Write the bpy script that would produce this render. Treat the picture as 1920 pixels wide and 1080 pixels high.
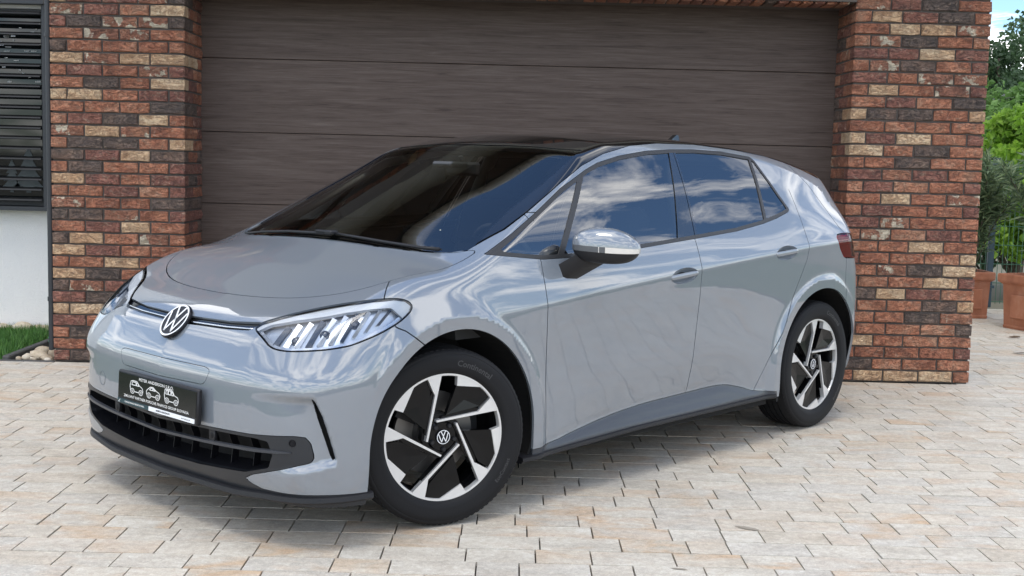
import bpy, bmesh, math, random
import numpy as np
from mathutils import Vector, Matrix
R=math.radians
scene=bpy.context.scene
for o in list(bpy.data.objects): bpy.data.objects.remove(o,do_unlink=True)
# ------------------------------------------------------------------ camera
CAM_H=1.4070; FPX=2308.24; PITCH=.10238; ROLL=.025148
cd=bpy.data.cameras.new('camera'); cam=bpy.data.objects.new('camera',cd); scene.collection.objects.link(cam)
cd.sensor_width=36; cd.lens=FPX/1920*36; cd.clip_start=.05; cd.clip_end=3000
_f=Vector((0,math.cos(PITCH),-math.sin(PITCH))); _u=Vector((0,math.sin(PITCH),math.cos(PITCH))); _x=Vector((1,0,0))
_x2=math.cos(ROLL)*_x+math.sin(ROLL)*_u; _u2=-math.sin(ROLL)*_x+math.cos(ROLL)*_u
M=Matrix((_x2,_u2,-_f)).transposed().to_4x4(); M.translation=Vector((0,0,CAM_H)); cam.matrix_world=M
scene.camera=cam
# ------------------------------------------------------------------ sky and sun
SUN_EL=R(70); SUN_AZ=R(196)      # azimuth clockwise from +Y: behind the camera, a little to the left
w=bpy.data.worlds.new('World'); scene.world=w; w.use_nodes=True
nt=w.node_tree; nt.nodes.clear()
out=nt.nodes.new('ShaderNodeOutputWorld'); bg=nt.nodes.new('ShaderNodeBackground')
sky=nt.nodes.new('ShaderNodeTexSky'); sky.sky_type='NISHITA'; sky.sun_disc=False
sky.sun_elevation=SUN_EL; sky.sun_rotation=SUN_AZ; sky.air_density=1.0; sky.dust_density=.6; sky.ozone_density=3.0
tc=nt.nodes.new('ShaderNodeTexCoord'); sep=nt.nodes.new('ShaderNodeSeparateXYZ'); nt.links.new(tc.outputs['Generated'],sep.inputs[0])
def mth(op,a,b=None,c=None,nt_=None):
    n=(nt_ or nt).nodes.new('ShaderNodeMath'); n.operation=op
    for i,v in enumerate((a,b,c)):
        if v is None: continue
        if isinstance(v,(int,float)): n.inputs[i].default_value=v
        else: (nt_ or nt).links.new(v,n.inputs[i])
    return n.outputs[0]
zc_=mth('MAXIMUM',sep.outputs[2],.0); den=mth('ADD',zc_,.14)
cmb=nt.nodes.new('ShaderNodeCombineXYZ')
nt.links.new(mth('DIVIDE',sep.outputs[0],den),cmb.inputs[0]); nt.links.new(mth('DIVIDE',sep.outputs[1],den),cmb.inputs[1])
n1=nt.nodes.new('ShaderNodeTexNoise'); n1.inputs['Scale'].default_value=2.1; n1.inputs['Detail'].default_value=10; n1.inputs['Roughness'].default_value=.62; n1.inputs['Distortion'].default_value=.55
mp=nt.nodes.new('ShaderNodeMapping'); mp.inputs['Location'].default_value=(4.4,2.6,0); mp.inputs['Rotation'].default_value=(0,0,.5); mp.inputs['Scale'].default_value=(1.0,.85,1)
nt.links.new(cmb.outputs[0],mp.inputs[0]); nt.links.new(mp.outputs[0],n1.inputs['Vector'])
rp=nt.nodes.new('ShaderNodeValToRGB'); rp.color_ramp.elements[0].position=.45; rp.color_ramp.elements[1].position=.60
rp.color_ramp.elements[0].color=(0,0,0,1); rp.color_ramp.elements[1].color=(1,1,1,1)
nt.links.new(n1.outputs['Fac'],rp.inputs[0])
mx=nt.nodes.new('ShaderNodeMix'); mx.data_type='RGBA'; nt.links.new(mth('MULTIPLY',rp.outputs[0],.92),mx.inputs[0])
tint=nt.nodes.new('ShaderNodeMix'); tint.data_type='RGBA'; tint.blend_type='MULTIPLY'; tint.inputs[0].default_value=1; nt.links.new(sky.outputs[0],tint.inputs[6]); tint.inputs[7].default_value=(.88,1.03,1.14,1)
nt.links.new(tint.outputs[2],mx.inputs[6]); mx.inputs[7].default_value=(15.6,15.35,15.0,1)
nt.links.new(mx.outputs[2],bg.inputs[0]); bg.inputs[1].default_value=.13
nt.links.new(bg.outputs[0],out.inputs[0])
sd=bpy.data.lights.new('sun','SUN'); sd.energy=.65; sd.angle=R(18); sd.color=(1,.94,.85)
sun=bpy.data.objects.new('sun',sd); scene.collection.objects.link(sun)
_d=Vector((math.sin(SUN_AZ)*math.cos(SUN_EL),math.cos(SUN_AZ)*math.cos(SUN_EL),math.sin(SUN_EL)))
sun.rotation_euler=_d.to_track_quat('Z','Y').to_euler()
vs=scene.view_settings; vs.view_transform='Standard'; vs.look='None'; vs.exposure=0.65; vs.gamma=1.0; vs.use_curve_mapping=False
scene.render.resolution_x=1024; scene.render.resolution_y=576
scene.render.engine='CYCLES'
try: scene.cycles.max_bounces=6; scene.cycles.transparent_max_bounces=10
except Exception: pass
# ------------------------------------------------------------------ helpers
rng=random.Random(7); nr=np.random.default_rng(7)
COL=scene.collection
def tag(o,label=None,cat=None,group=None,kind=None):
    if label: o['label']=label
    if cat: o['category']=cat
    if group: o['group']=group
    if kind: o['kind']=kind
    return o
def empty(name,loc=(0,0,0),rz=0):
    o=bpy.data.objects.new(name,None); COL.objects.link(o); o.location=loc; o.rotation_euler=(0,0,rz); o.empty_display_size=.1; return o
def link(name,me,mat=None,parent=None):
    o=bpy.data.objects.new(name,me); COL.objects.link(o)
    if mat is not None and not me.materials: me.materials.append(mat)
    if parent: o.parent=parent
    return o
def mesh(name,V,Fc,smooth=False,normals=None):
    """mesh from vertex array and face list / (n,k) array"""
    me=bpy.data.meshes.new(name); V=np.asarray(V,np.float32)
    if isinstance(Fc,np.ndarray):
        k=Fc.shape[1]; n=len(Fc)
        me.vertices.add(len(V)); me.vertices.foreach_set('co',V.ravel())
        me.loops.add(n*k); me.loops.foreach_set('vertex_index',Fc.astype(np.int32).ravel())
        me.polygons.add(n); me.polygons.foreach_set('loop_start',np.arange(0,n*k,k,dtype=np.int32))
        try: me.polygons.foreach_set('loop_total',np.full(n,k,np.int32))
        except Exception: pass
        me.update(calc_edges=True); me.validate()
    else:
        me.from_pydata(V.tolist(),[],[list(map(int,f)) for f in Fc]); me.update()
    if not smooth and normals is None: me.polygons.foreach_set('use_smooth',np.zeros(len(me.polygons),bool))
    if smooth or normals is not None: me.polygons.foreach_set('use_smooth',np.ones(len(me.polygons),bool))
    if normals is not None and len(me.vertices)==len(V): me.normals_split_custom_set_from_vertices(np.asarray(normals,np.float32).tolist())
    return me
class MB:
    """collects shapes that become one mesh object"""
    def __init__(s): s.v=[];s.f=[]
    def add(s,V,Fc,M=None):
        b=len(s.v); V=np.asarray(V,float)
        if M is not None: V=V@np.array(M)[:3,:3].T+np.array(M)[:3,3]
        s.v+=V.tolist(); s.f+=[[i+b for i in f] for f in Fc]; return s
    def box(s,c,d,M=None,bev=0.):
        x,y,z=[k/2 for k in d]; c=np.array(c,float)
        if bev<=0:
            V=np.array([(a*x,b*y,e*z) for a in(-1,1) for b in(-1,1) for e in(-1,1)])+c
            return s.add(V,[(0,1,3,2),(4,6,7,5),(0,4,5,1),(2,3,7,6),(0,2,6,4),(1,5,7,3)],M)
        V=[];idx={}
        for a in(-1,1):
            for b in(-1,1):
                for e in(-1,1):
                    for ax in range(3):
                        p=[a*x,b*y,e*z]
                        for q in range(3):
                            if q!=ax: p[q]-=(a,b,e)[q]*bev
                        idx[a,b,e,ax]=len(V); V.append(p)
        Fc=[]
        for ax in range(3):
            o=[q for q in range(3) if q!=ax]
            for sg in(-1,1):
                ring=[]
                for (p,q) in((-1,-1),(1,-1),(1,1),(-1,1)):
                    t=[0,0,0];t[ax]=sg;t[o[0]]=p;t[o[1]]=q; ring.append(idx[t[0],t[1],t[2],ax])
                Fc.append(ring)
        for ax in range(3):
            o=[q for q in range(3) if q!=ax]
            for p in(-1,1):
                for q in(-1,1):
                    t=[0,0,0];t[o[0]]=p;t[o[1]]=q; a=list(t);a[ax]=-1;b=list(t);b[ax]=1
                    Fc.append([idx[(*a,o[0])],idx[(*b,o[0])],idx[(*b,o[1])],idx[(*a,o[1])]])
        for a in(-1,1):
            for b in(-1,1):
                for e in(-1,1): Fc.append([idx[a,b,e,0],idx[a,b,e,1],idx[a,b,e,2]])
        return s.add(np.array(V)+c,Fc,M)
    def tube(s,pts,r,n=10,cap=True):
        P=[Vector(p) for p in pts]; rr=r if hasattr(r,'__len__') else [r]*len(P); V=[];prev=None
        for i,p in enumerate(P):
            t=(P[min(i+1,len(P)-1)]-P[max(i-1,0)]).normalized()
            if prev is None: a=t.orthogonal().normalized()
            else: a=(prev-t*prev.dot(t)).normalized()
            prev=a; b=t.cross(a)
            for k in range(n):
                an=2*math.pi*k/n; V.append(p+(a*math.cos(an)+b*math.sin(an))*rr[i])
        Fc=[(i*n+k,i*n+(k+1)%n,(i+1)*n+(k+1)%n,(i+1)*n+k) for i in range(len(P)-1) for k in range(n)]
        if cap: Fc+=[tuple(range(n))[::-1],tuple((len(P)-1)*n+k for k in range(n))]
        return s.add([list(v) for v in V],Fc)
    def lathe(s,prof,n=48,axis='z',c=(0,0,0),M=None):
        """prof: list of (radius,height)"""
        V=[];m=len(prof)
        for k in range(n):
            a=2*math.pi*k/n
            for r,h in prof:
                p=(r*math.cos(a),r*math.sin(a),h)
                if axis=='y': p=(r*math.cos(a),h,r*math.sin(a))
                V.append((p[0]+c[0],p[1]+c[1],p[2]+c[2]))
        Fc=[(k*m+i,((k+1)%n)*m+i,((k+1)%n)*m+i+1,k*m+i+1) for k in range(n) for i in range(m-1)]
        return s.add(V,Fc,M)
    def prism(s,poly,h0,h1,axis='y',M=None):
        """2D polygon (a,b) extruded along axis from h0 to h1"""
        n=len(poly)
        mk=lambda a,b,h:{'y':(a,h,b),'z':(a,b,h),'x':(h,a,b)}[axis]
        V=[mk(a,b,h0) for a,b in poly]+[mk(a,b,h1) for a,b in poly]
        Fc=[tuple(range(n))[::-1],tuple(range(n,2*n))]+[(i,(i+1)%n,n+(i+1)%n,n+i) for i in range(n)]
        return s.add(V,Fc,M)
    def build(s,name,mat,parent=None,smooth=False,angle=None,fix=True):
        me=mesh(name,s.v,s.f)
        if fix:
            bm=bmesh.new(); bm.from_mesh(me); bmesh.ops.recalc_face_normals(bm,faces=bm.faces); bm.to_mesh(me); bm.free()
        if smooth or angle:
            me.polygons.foreach_set('use_smooth',np.ones(len(me.polygons),bool))
            if angle: me.set_sharp_from_angle(angle=R(angle))
        return link(name,me,mat,parent)
def chaikin(P,n=2,closed=True):
    P=np.asarray(P,float)
    for _ in range(n):
        Q=np.roll(P,-1,0) if closed else P[1:]; A=P if closed else P[:-1]
        N=np.empty((2*len(A),P.shape[1])); N[0::2]=.75*A+.25*Q; N[1::2]=.25*A+.75*Q
        if not closed: N=np.vstack([P[:1],N,P[-1:]])
        P=N
    return P
def text_mesh(txt,size,align='CENTER',sx=1.,off=0.):
    c=bpy.data.curves.new('txt','FONT'); c.body=txt; c.size=size; c.align_x=align; c.align_y='CENTER'; c.offset=off; c.resolution_u=2
    o=bpy.data.objects.new('txt',c); COL.objects.link(o); dg=bpy.context.evaluated_depsgraph_get(); dg.update()
    me=bpy.data.meshes.new_from_object(o.evaluated_get(dg)); V=[(v.co.x*sx,v.co.y) for v in me.vertices]; Fc=[tuple(p.vertices) for p in me.polygons]
    bpy.data.objects.remove(o); bpy.data.curves.remove(c); bpy.data.meshes.remove(me)
    return np.array(V).reshape(-1,2),Fc
def strokes(lines,wd):
    """flat stroked polylines -> 2D verts, faces"""
    V=[];Fc=[]
    for L in lines:
        L=np.array(L,float); n=len(L)
        for i in range(n-1):
            a,b=L[i],L[i+1]; t=(b-a)/max(np.linalg.norm(b-a),1e-9); m=np.array([-t[1],t[0]])*wd/2; e=t*wd*.35; k=len(V)
            V+=[(a-e-m),(b+e-m),(b+e+m),(a-e+m)]; Fc.append((k,k+1,k+2,k+3))
    return np.array(V),Fc
# ------------------------------------------------------------------ materials
MATS={}
def mat(name,col=(.5,.5,.5),rough=.5,metal=0.,**k):
    if name in MATS: return MATS[name]
    m=bpy.data.materials.new(name); m.use_nodes=True; b=m.node_tree.nodes['Principled BSDF']
    b.inputs['Base Color'].default_value=(*col,1); b.inputs['Roughness'].default_value=rough; b.inputs['Metallic'].default_value=metal
    for a,v in k.items(): b.inputs[a.replace('_',' ')].default_value=v
    MATS[name]=m; return m
class NB:
    """small node builder on a material"""
    def __init__(s,m): s.m=m; s.nt=m.node_tree; s.b=s.nt.nodes['Principled BSDF']
    def n(s,t,**k):
        x=s.nt.nodes.new(t)
        for a,v in k.items(): setattr(x,a,v)
        return x
    def l(s,a,b): s.nt.links.new(a,b)
    def pos(s): return s.n('ShaderNodeNewGeometry').outputs['Position']
    def obj(s): return s.n('ShaderNodeTexCoord').outputs['Object']
    def map(s,v,scale=(1,1,1),loc=None):
        m=s.n('ShaderNodeMapping'); m.inputs['Scale'].default_value=scale; s.l(v,m.inputs[0])
        if loc is not None: s.l(loc,m.inputs['Location'])
        return m.outputs[0]
    def noise(s,v,scale,detail=4,rough=.55,dist=0.):
        x=s.n('ShaderNodeTexNoise'); x.inputs['Scale'].default_value=scale; x.inputs['Detail'].default_value=detail; x.inputs['Roughness'].default_value=rough; x.inputs['Distortion'].default_value=dist
        if v is not None: s.l(v,x.inputs['Vector'])
        return x.outputs['Fac']
    def ramp(s,f,stops,interp='LINEAR'):
        r=s.n('ShaderNodeValToRGB'); e=r.color_ramp.elements; r.color_ramp.interpolation=interp
        while len(e)<len(stops): e.new(.5)
        for q,(p,c) in zip(e,stops): q.position=p; q.color=(*c,1) if hasattr(c,'__len__') else (c,c,c,1)
        s.l(f,r.inputs[0]); return r.outputs[0]
    def mix(s,f,a,b,mode='MIX'):
        x=s.n('ShaderNodeMix',data_type='RGBA',blend_type=mode)
        for i,v in((0,f),(6,a),(7,b)):
            if isinstance(v,(int,float)): x.inputs[i].default_value=v
            elif isinstance(v,tuple): x.inputs[i].default_value=(*v,1)
            else: s.l(v,x.inputs[i])
        return x.outputs[2]
    def math(s,op,a,b=None,c=None): return mth(op,a,b,c,s.nt)
    def rnd(s): return s.n('ShaderNodeObjectInfo').outputs['Random']
    def attr(s,name): return s.n('ShaderNodeAttribute',attribute_name=name)
    def bump(s,h,strength=.3,dist=.01):
        x=s.n('ShaderNodeBump'); x.inputs['Strength'].default_value=strength; x.inputs['Distance'].default_value=dist; s.l(h,x.inputs['Height']); s.l(x.outputs[0],s.b.inputs['Normal'])
    def col(s,c): s.l(c,s.b.inputs['Base Color'])
    def rough(s,c): s.l(c,s.b.inputs['Roughness'])
def vec_add(nb,v,r,k=(17.,9.,5.)):
    """shift a coordinate by a random number so that each piece has its own pattern"""
    c=nb.n('ShaderNodeCombineXYZ')
    for i in range(3): nb.l(nb.math('MULTIPLY',r,k[i]),c.inputs[i])
    a=nb.n('ShaderNodeVectorMath',operation='ADD'); nb.l(v,a.inputs[0]); nb.l(c.outputs[0],a.inputs[1]); return a.outputs[0]
# ================================================================== SETTING
WALL_Y=8.14; REVEAL=.45; XL0,XL1=-3.055,-2.175; XR0,XR1=2.19,3.07
# ---- ground
m=mat('earth',(.16,.14,.11),.95); b=NB(m); b.col(b.ramp(b.noise(b.pos(),.6,6),[(.3,(.10,.10,.06)),(.7,(.20,.17,.12))]))
V=[(-600,-600,-.05),(600,-600,-.05),(600,600,-.05),(-600,600,-.05)]
tag(link('ground',mesh('ground',V,[(0,1,2,3)]),m),kind='structure')
# ---- paving: rows of 15 cm, stones 15 / 20 / 25 / 30 cm long
m=mat('paving_stone',(.5,.46,.4),.62); b=NB(m)
r0=b.rnd(); at=b.attr('rnd').outputs['Fac']; rr=b.math('FRACT',b.math('ADD',b.math('MULTIPLY',r0,7.31),at))
P=vec_add(b,b.pos(),rr,(31.,13.,3.))
r2=b.math('FRACT',b.math('MULTIPLY',rr,13.7))
base=b.ramp(rr,[(0,(0.555,0.518,0.448)),(.16,(0.521,0.494,0.444)),(.3,(0.569,0.527,0.453)),(.48,(0.550,0.489,0.398)),(.60,(0.531,0.508,0.462)),(.75,(0.574,0.541,0.476)),(.9,(0.555,0.484,0.389)),(1,(0.526,0.503,0.458))],'CONSTANT')
cl=b.noise(b.map(P,(3.4,7.,1)),1.,6,.65,.8)
c=b.mix(b.ramp(cl,[(.36,0),(.62,1)]),b.mix(.5,base,(.40,.365,.315)),b.mix(.55,base,(.64,.605,.545)))
or_=b.noise(b.map(P,(2.4,5.5,1)),1.,5,.6,1.0)
c=b.mix(b.math('MULTIPLY',b.ramp(or_,[(.46,0),(.64,1)]),b.math('MULTIPLY',r2,.8)),c,(.52,.365,.235))
g0=b.noise(P,38,5,.72,.6); c=b.mix(.42,c,b.ramp(g0,[(.34,(.26,.25,.23)),(.66,(.72,.71,.69))]),'OVERLAY')
gr=b.noise(b.pos(),170,3,.75); c=b.mix(.40,c,b.ramp(gr,[(.32,(.25,.24,.22)),(.68,(.72,.71,.69))]),'OVERLAY')
vn=b.noise(b.map(P,(7,22,1)),1.,6,.7,1.8); c=b.mix(b.math('MULTIPLY',b.ramp(vn,[(.45,0),(.5,1),(.55,0)]),.22),c,(.40,.33,.25))
dirt=b.noise(b.pos(),1.1,5,.6,.5); c=b.mix(b.math('MULTIPLY',b.ramp(dirt,[(.45,0),(.72,1)]),.22),c,(.36,.32,.26))
b.col(c); b.bump(b.math('ADD',b.noise(b.pos(),120,4,.7),b.math('MULTIPLY',cl,1.2)),.35,.004); b.b.inputs['Specular IOR Level'].default_value=.25
PAV=m
jm=mat('joint_sand',(.055,.047,.04),.95)
dw=link('driveway',mesh('driveway',[(-4.6,-3.5,-.016),(6.0,-3.5,-.016),(6.0,12.8,-.016),(-4.6,12.8,-.016)],[(0,1,2,3)]),jm); tag(dw,kind='structure')
def paver_v(L,W=.15,g=.0055,gy=.0046):
    x,y=L/2-g/2,W/2-gy/2; c=.0006
    V=[(-x,-y,-.03),(x,-y,-.03),(x,y,-.03),(-x,y,-.03),(-x,-y,-.0012),(x,-y,-.0012),(x,y,-.0012),(-x,y,-.0012),(-x+c,-y+c,0),(x-c,-y+c,0),(x-c,y-c,0),(-x+c,y-c,0)]
    Fc=[(0,1,5,4),(1,2,6,5),(2,3,7,6),(3,0,4,7),(4,5,9,8),(5,6,10,9),(6,7,11,10),(7,4,8,11),(8,9,10,11)]
    return np.array(V),np.array(Fc)
pr_=random.Random(3); stones=[]
def on_bed(x,y): return (x>-3.40 or y<8.10) and not(-3.06<x<3.05 and y>8.62) and not(XL0<x<XL1 and y>8.16) and not(XR0<x<XR1 and y>8.16) and not(x<-3.05 and y>8.10)
for k in range(-23,85):
    yc=.15*k+.075+.022; x=-4.6+pr_.uniform(0,.2); last=0
    while x<5.75:
        L=pr_.choice([.15,.2,.2,.25,.25,.3,.3]); 
        if L==last and pr_.random()<.5: L=pr_.choice([.15,.2,.25,.3])
        last=L
        if on_bed(x+L/2,yc): stones.append((x+L/2,yc,L))
        x+=L
def in_view(x,y):
    dx,dy,dz=x,y,-CAM_H; z=dy*math.cos(PITCH)-dz*math.sin(PITCH)
    if z<1: return None
    u=dy*math.sin(PITCH)+dz*math.cos(PITCH); X2=math.cos(ROLL)*dx+math.sin(ROLL)*u; U2=-math.sin(ROLL)*dx+math.cos(ROLL)*u
    px,py=960+FPX*X2/z,540-FPX*U2/z
    return (px,py) if -30<px<1950 and py<1105 else None
CX,CY,CTH=-.85818,5.21268,.813505; CPHI=CTH+math.pi
def under_car(x,y):
    dx,dy=x-CX,y-CY; a=dx*math.cos(CPHI)+dy*math.sin(CPHI); l=-dx*math.sin(CPHI)+dy*math.cos(CPHI)
    return -3.4<a<.55 and -.95<l<.70
cand=[(math.hypot(s[0],s[1]),i) for i,s in enumerate(stones) if in_view(s[0],s[1]) and not under_car(s[0],s[1]) and not(s[1]>5.6 and s[0]<0 and s[0]>-2.2)]
cand.sort(); near={i for d,i in cand[:300]}
pm={}
for L in(.15,.2,.25,.3):
    for v in range(2):
        V,Fc=paver_v(L); V=V.copy(); V[:,2]+=0; V[8:,2]+=nr.uniform(-.0006,.0006,4); me=mesh('paving_stone',V,Fc); me.materials.append(PAV); pm[L,v]=me
for i in sorted(near):
    x,y,L=stones[i]; o=bpy.data.objects.new('paving_stone',pm[L,i%2]); COL.objects.link(o); o.parent=dw
    o.location=(x,y,pr_.uniform(-.0012,.0012)); o.rotation_euler=(pr_.uniform(-.004,.004),pr_.uniform(-.003,.003),pr_.uniform(-.003,.003))
VV=[];FF=[];RA=[];n=0
for i,(x,y,L) in enumerate(stones):
    if i in near: continue
    V,Fc=paver_v(L); VV.append(V+np.array([x,y,pr_.uniform(-.0012,.0012)])); FF.append(Fc+n); n+=len(V); RA.append(np.full(len(V),pr_.random()))
me=mesh('paving',np.vstack(VV),np.vstack(FF)); a=me.attributes.new('rnd','FLOAT','POINT'); a.data.foreach_set('value',np.concatenate(RA).astype(np.float32))
tag(link('paving',me,PAV,dw),kind='stuff')
# ---- bricks
def brick_mat(name,cols,patch=0.,patchcol=(.68,.60,.45),dark=.5,darkcol=(.075,.055,.05),lite=.45):
    m=mat(name,(.3,.15,.1),.88); b=NB(m); r=b.rnd(); P=vec_add(b,b.pos(),r,(23.,7.,41.))
    a=b.noise(P,7,3,.6,.8); f=b.math('ADD',b.math('MULTIPLY',b.ramp(a,[(.32,0),(.68,1)]),.6),b.math('MULTIPLY',r,.4))
    c=b.ramp(f,[(.08+.84*i/(len(cols)-1),q) for i,q in enumerate(cols)])
    s=b.noise(b.map(P,(1,1,1.7)),10,5,.7,1.1); c=b.mix(b.math('MULTIPLY',b.ramp(s,[(.50,0),(.64,1)]),dark),c,darkcol)
    lt=b.noise(b.map(P,(1.1,1,1.8)),19,6,.72,.8); c=b.mix(b.math('MULTIPLY',b.ramp(lt,[(.53,0),(.63,1)]),lite),c,(.50,.36,.25))
    if patch:
        pn=b.noise(P,9,6,.6,.3); c=b.mix(b.math('MULTIPLY',b.ramp(pn,[(.55,0),(.585,1)]),.9),c,patchcol)
    ck=b.noise(b.map(P,(1,1,2.6)),17,6,.7,1.6); ckl=b.ramp(ck,[(.465,1),(.49,0),(.505,0),(.53,1)])
    c=b.mix(.45,c,b.mix(ckl,(.25,.25,.25),(.5,.5,.5)),'OVERLAY')
    g=b.noise(b.pos(),150,4,.75); c=b.mix(.5,c,b.ramp(g,[(.32,(.22,.22,.22)),(.68,(.74,.74,.74))]),'OVERLAY')
    b.col(c)
    b.bump(b.math('ADD',b.math('MULTIPLY',b.noise(b.pos(),85,5,.7),.9),b.math('MULTIPLY',b.math('ADD',ck,ckl),.9)),.9,.010); return m
BM={'R':brick_mat('brick_red',[(0.286,0.110,0.066),(0.429,0.165,0.092),(0.517,0.220,0.124),(0.506,0.275,0.170)],lite=.38,dark=.34),
    'P':brick_mat('brick_plum',[(0.220,0.095,0.072),(0.297,0.122,0.087),(0.385,0.165,0.112)],dark=.48),
    'D':brick_mat('brick_charcoal',[(0.105,0.080,0.068),(0.165,0.115,0.092),(0.253,0.155,0.110)],dark=.6,darkcol=(0.057,0.047,0.044),lite=.3),
    'C':brick_mat('brick_cream',[(0.550,0.320,0.175),(0.693,0.470,0.276),(0.750,0.580,0.377)],dark=.42,darkcol=(0.330,0.150,0.087),lite=.5),
    'M':brick_mat('brick_patchy',[(0.264,0.115,0.075),(0.374,0.160,0.097),(0.462,0.215,0.124)],patch=1.)}
MORT=mat('mortar',(.105,.088,.076),.95); b=NB(MORT); b.bump(b.noise(b.pos(),160,4,.7),.6,.004)
_bc={}
def brick_mesh(L,Dp,v,H=.066):
    k=(round(L,3),round(Dp,3),v,H)
    if k in _bc: return _bc[k]
    q=np.random.default_rng(int(L*1e4)*7+int(Dp*1e3)*3+v); nx=max(2,int(L/.05)); nz=2
    xs=np.linspace(0,L,nx+1); zs=np.linspace(0,H,nz+1); V=[];id={}
    for i,x in enumerate(xs):
        for j,z in enumerate(zs):
            e=i in(0,nx) or j in(0,nz); dx=q.normal(0,.0022); dz=q.normal(0,.0018); y=q.normal(0,.0026)
            if i==0: x=x+.005
            if i==nx: x=x-.005
            zz=z+(+.0045 if j==0 else -.0045 if j==nz else 0)
            id[i,j]=len(V); V.append((x+dx,y,zz+dz))
    Fc=[(id[i,j],id[i+1,j],id[i+1,j+1],id[i,j+1]) for i in range(nx) for j in range(nz)]
    ring=[(i,0) for i in range(nx)]+[(nx,j) for j in range(nz)]+[(i,nz) for i in range(nx,0,-1)]+[(0,j) for j in range(nz,0,-1)]
    r1=[id[p] for p in ring]; r2=[];r3=[]
    for (i,j) in ring:
        r2.append(len(V)); V.append((xs[i]+q.normal(0,.0012),.0055,zs[j]+q.normal(0,.0014)))
    for (i,j) in ring:
        r3.append(len(V)); V.append((xs[i],Dp,zs[j]))
    n=len(ring)
    for a,c in((r1,r2),(r2,r3)): Fc+=[(a[t],c[t],c[(t+1)%n],a[(t+1)%n]) for t in range(n)]
    me=mesh('brick',V,Fc); _bc[k]=me; return me
def add_brick(parent,code,x,y,z,L,Dp,rz=0,H=.066,rot=None):
    me=brick_mesh(L,Dp,rng.randrange(4),H); k=(me.name,code)
    if k not in _bc:
        c=me.copy(); c.name='brick'; c.materials.append(BM[code]); _bc[k]=c
    o=bpy.data.objects.new('brick',_bc[k]); COL.objects.link(o); o.parent=parent; o.location=(x,y+rng.uniform(-.0025,.0025),z); o.rotation_euler=rot or (0,rng.uniform(-.004,.004),rz+rng.uniform(-.006,.006)); return o
PITCH_Z=.0787; JT=.0127
LROWS="CPPMD MPRC PDMMD RMMR DRRRR CMCC RPRMP RDRC CCRPP RRRD RPDCR MCMR RDDRC DPCD RDRRP CPRP RRPRP MRRD DDMRP RPCR DCRMR CPRR RRCRP CDRP DMPRD PDRP CCRPR PRRD RDRPR RRPM PDRRP".split()
RROWS="DPRMC MPDR RCPDR RCCM RMDRR PPCP RMDRP PRMM RCRMP RPRD CDDRC RRRR CPCRP CRDR RRDRR PMPR RPRRP RCRM RPRRP PMRR RMRPR RRCR PRRRC RMDC RRRCP DCPR RRRDC RRDM RRRRD CRRR RRRRP DRRR RCCCR".split()
def pillar(name,x0,x1,corner,rows,label):
    root=empty(name,((x0+x1)/2,WALL_Y,0)); tag(root,label,'pillar','brick pillars flanking the garage door')
    inner=x1 if corner>0 else x0
    cb=MB(); cb.box((0,REVEAL/2+.106,1.338),(x1-x0-.018,REVEAL+.188,2.676)); core=cb.build('mortar_core',MORT,root)
    core.location=(0,.004,0)
    nrow=34
    for k in range(nrow):
        ri=len(rows)-1-k; codes=rows[ri] if ri>=0 else None
        A=(k%2==0); z=k*PITCH_Z+.010
        if A: Ls=[.102,.219,.222,.187,.0995]
        else: Ls=[.212,.222,.187,.2205]
        if codes is None or len(codes)!=len(Ls): codes=''.join(rng.choice('RRRRPPDCM') for _ in Ls)
        if corner<0: Ls=Ls[::-1]
        x=x0-(x0+x1)/2
        for i,L in enumerate(Ls):
            cor=(i==len(Ls)-1) if corner>0 else (i==0)
            dp=(.215 if A else .10) if cor else .09
            add_brick(root,codes[i],x,0,z,L,dp)
            x+=L+JT
        # inner return
        y=(.215 if A else .10)+JT; seq=[.222] if A else [.215,.11]
        for L in seq:
            c=rng.choice('RRRPPPDDCM')
            if corner>0: add_brick(root,c,inner-(x0+x1)/2,y,z,L,.09,math.pi/2)
            else: add_brick(root,c,inner-(x0+x1)/2,y+L,z,L,.09,-math.pi/2)
            y+=L+JT
    return root
pillar('brick_pillar',XL0,XL1,1,LROWS,'brick pillar left of the garage door, behind the nose of the car')
pillar('brick_pillar',XR0,XR1,-1,RROWS,'brick pillar right of the garage door, behind the tail of the car')
# ---- lintel of upright bricks above the door
root=empty('brick_lintel',(0,WALL_Y,2.475)); tag(root,'course of upright bricks across the top of the garage opening','lintel')
cb=MB(); cb.box((.0075,REVEAL/2+.06,.16),(XR0-XL1-.01,REVEAL+.08,.30)); cb.build('mortar_core',MORT,root).location=(0,-.045,.004)
x=XL1+.006-.0; k=0
while x+.066<XR0:
    add_brick(root,rng.choice('RRRPPDCM'),x+.066,0,0,.215,.21,rot=(0,-math.pi/2,0)); x+=PITCH_Z
# ---- garage door
m=mat('door_woodgrain',(.085,.062,.055),.55,Specular_IOR_Level=.3); b=NB(m); P=vec_add(b,b.pos(),b.rnd(),(9.,0.,3.))
g1=b.noise(b.map(P,(1.9,1,42)),1.,8,.66,1.0); g2=b.noise(b.map(P,(6,1,170)),1.,4,.75)
c=b.ramp(b.math('ADD',b.math('MULTIPLY',g1,.65),b.math('MULTIPLY',g2,.35)),[(.34,(.050,.033,.026)),(.47,(.088,.062,.050)),(.56,(.106,.078,.064)),(.70,(.145,.112,.094))])
b.col(c); b.bump(b.math('ADD',g1,g2),.25,.003)
root=empty('garage_door',(0,WALL_Y+REVEAL,0)); tag(root,'dark brown woodgrain sectional garage door behind the car','garage door')
zz=[.03,.562,1.066,1.562,2.066,2.62]
for a,b_ in zip(zz[:-1],zz[1:]):
    q=MB(); q.box((.0,.02,(a+b_)/2),(4.56,.04,b_-a-.0034),bev=.0025); q.build('door_panel',m,root)
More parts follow.
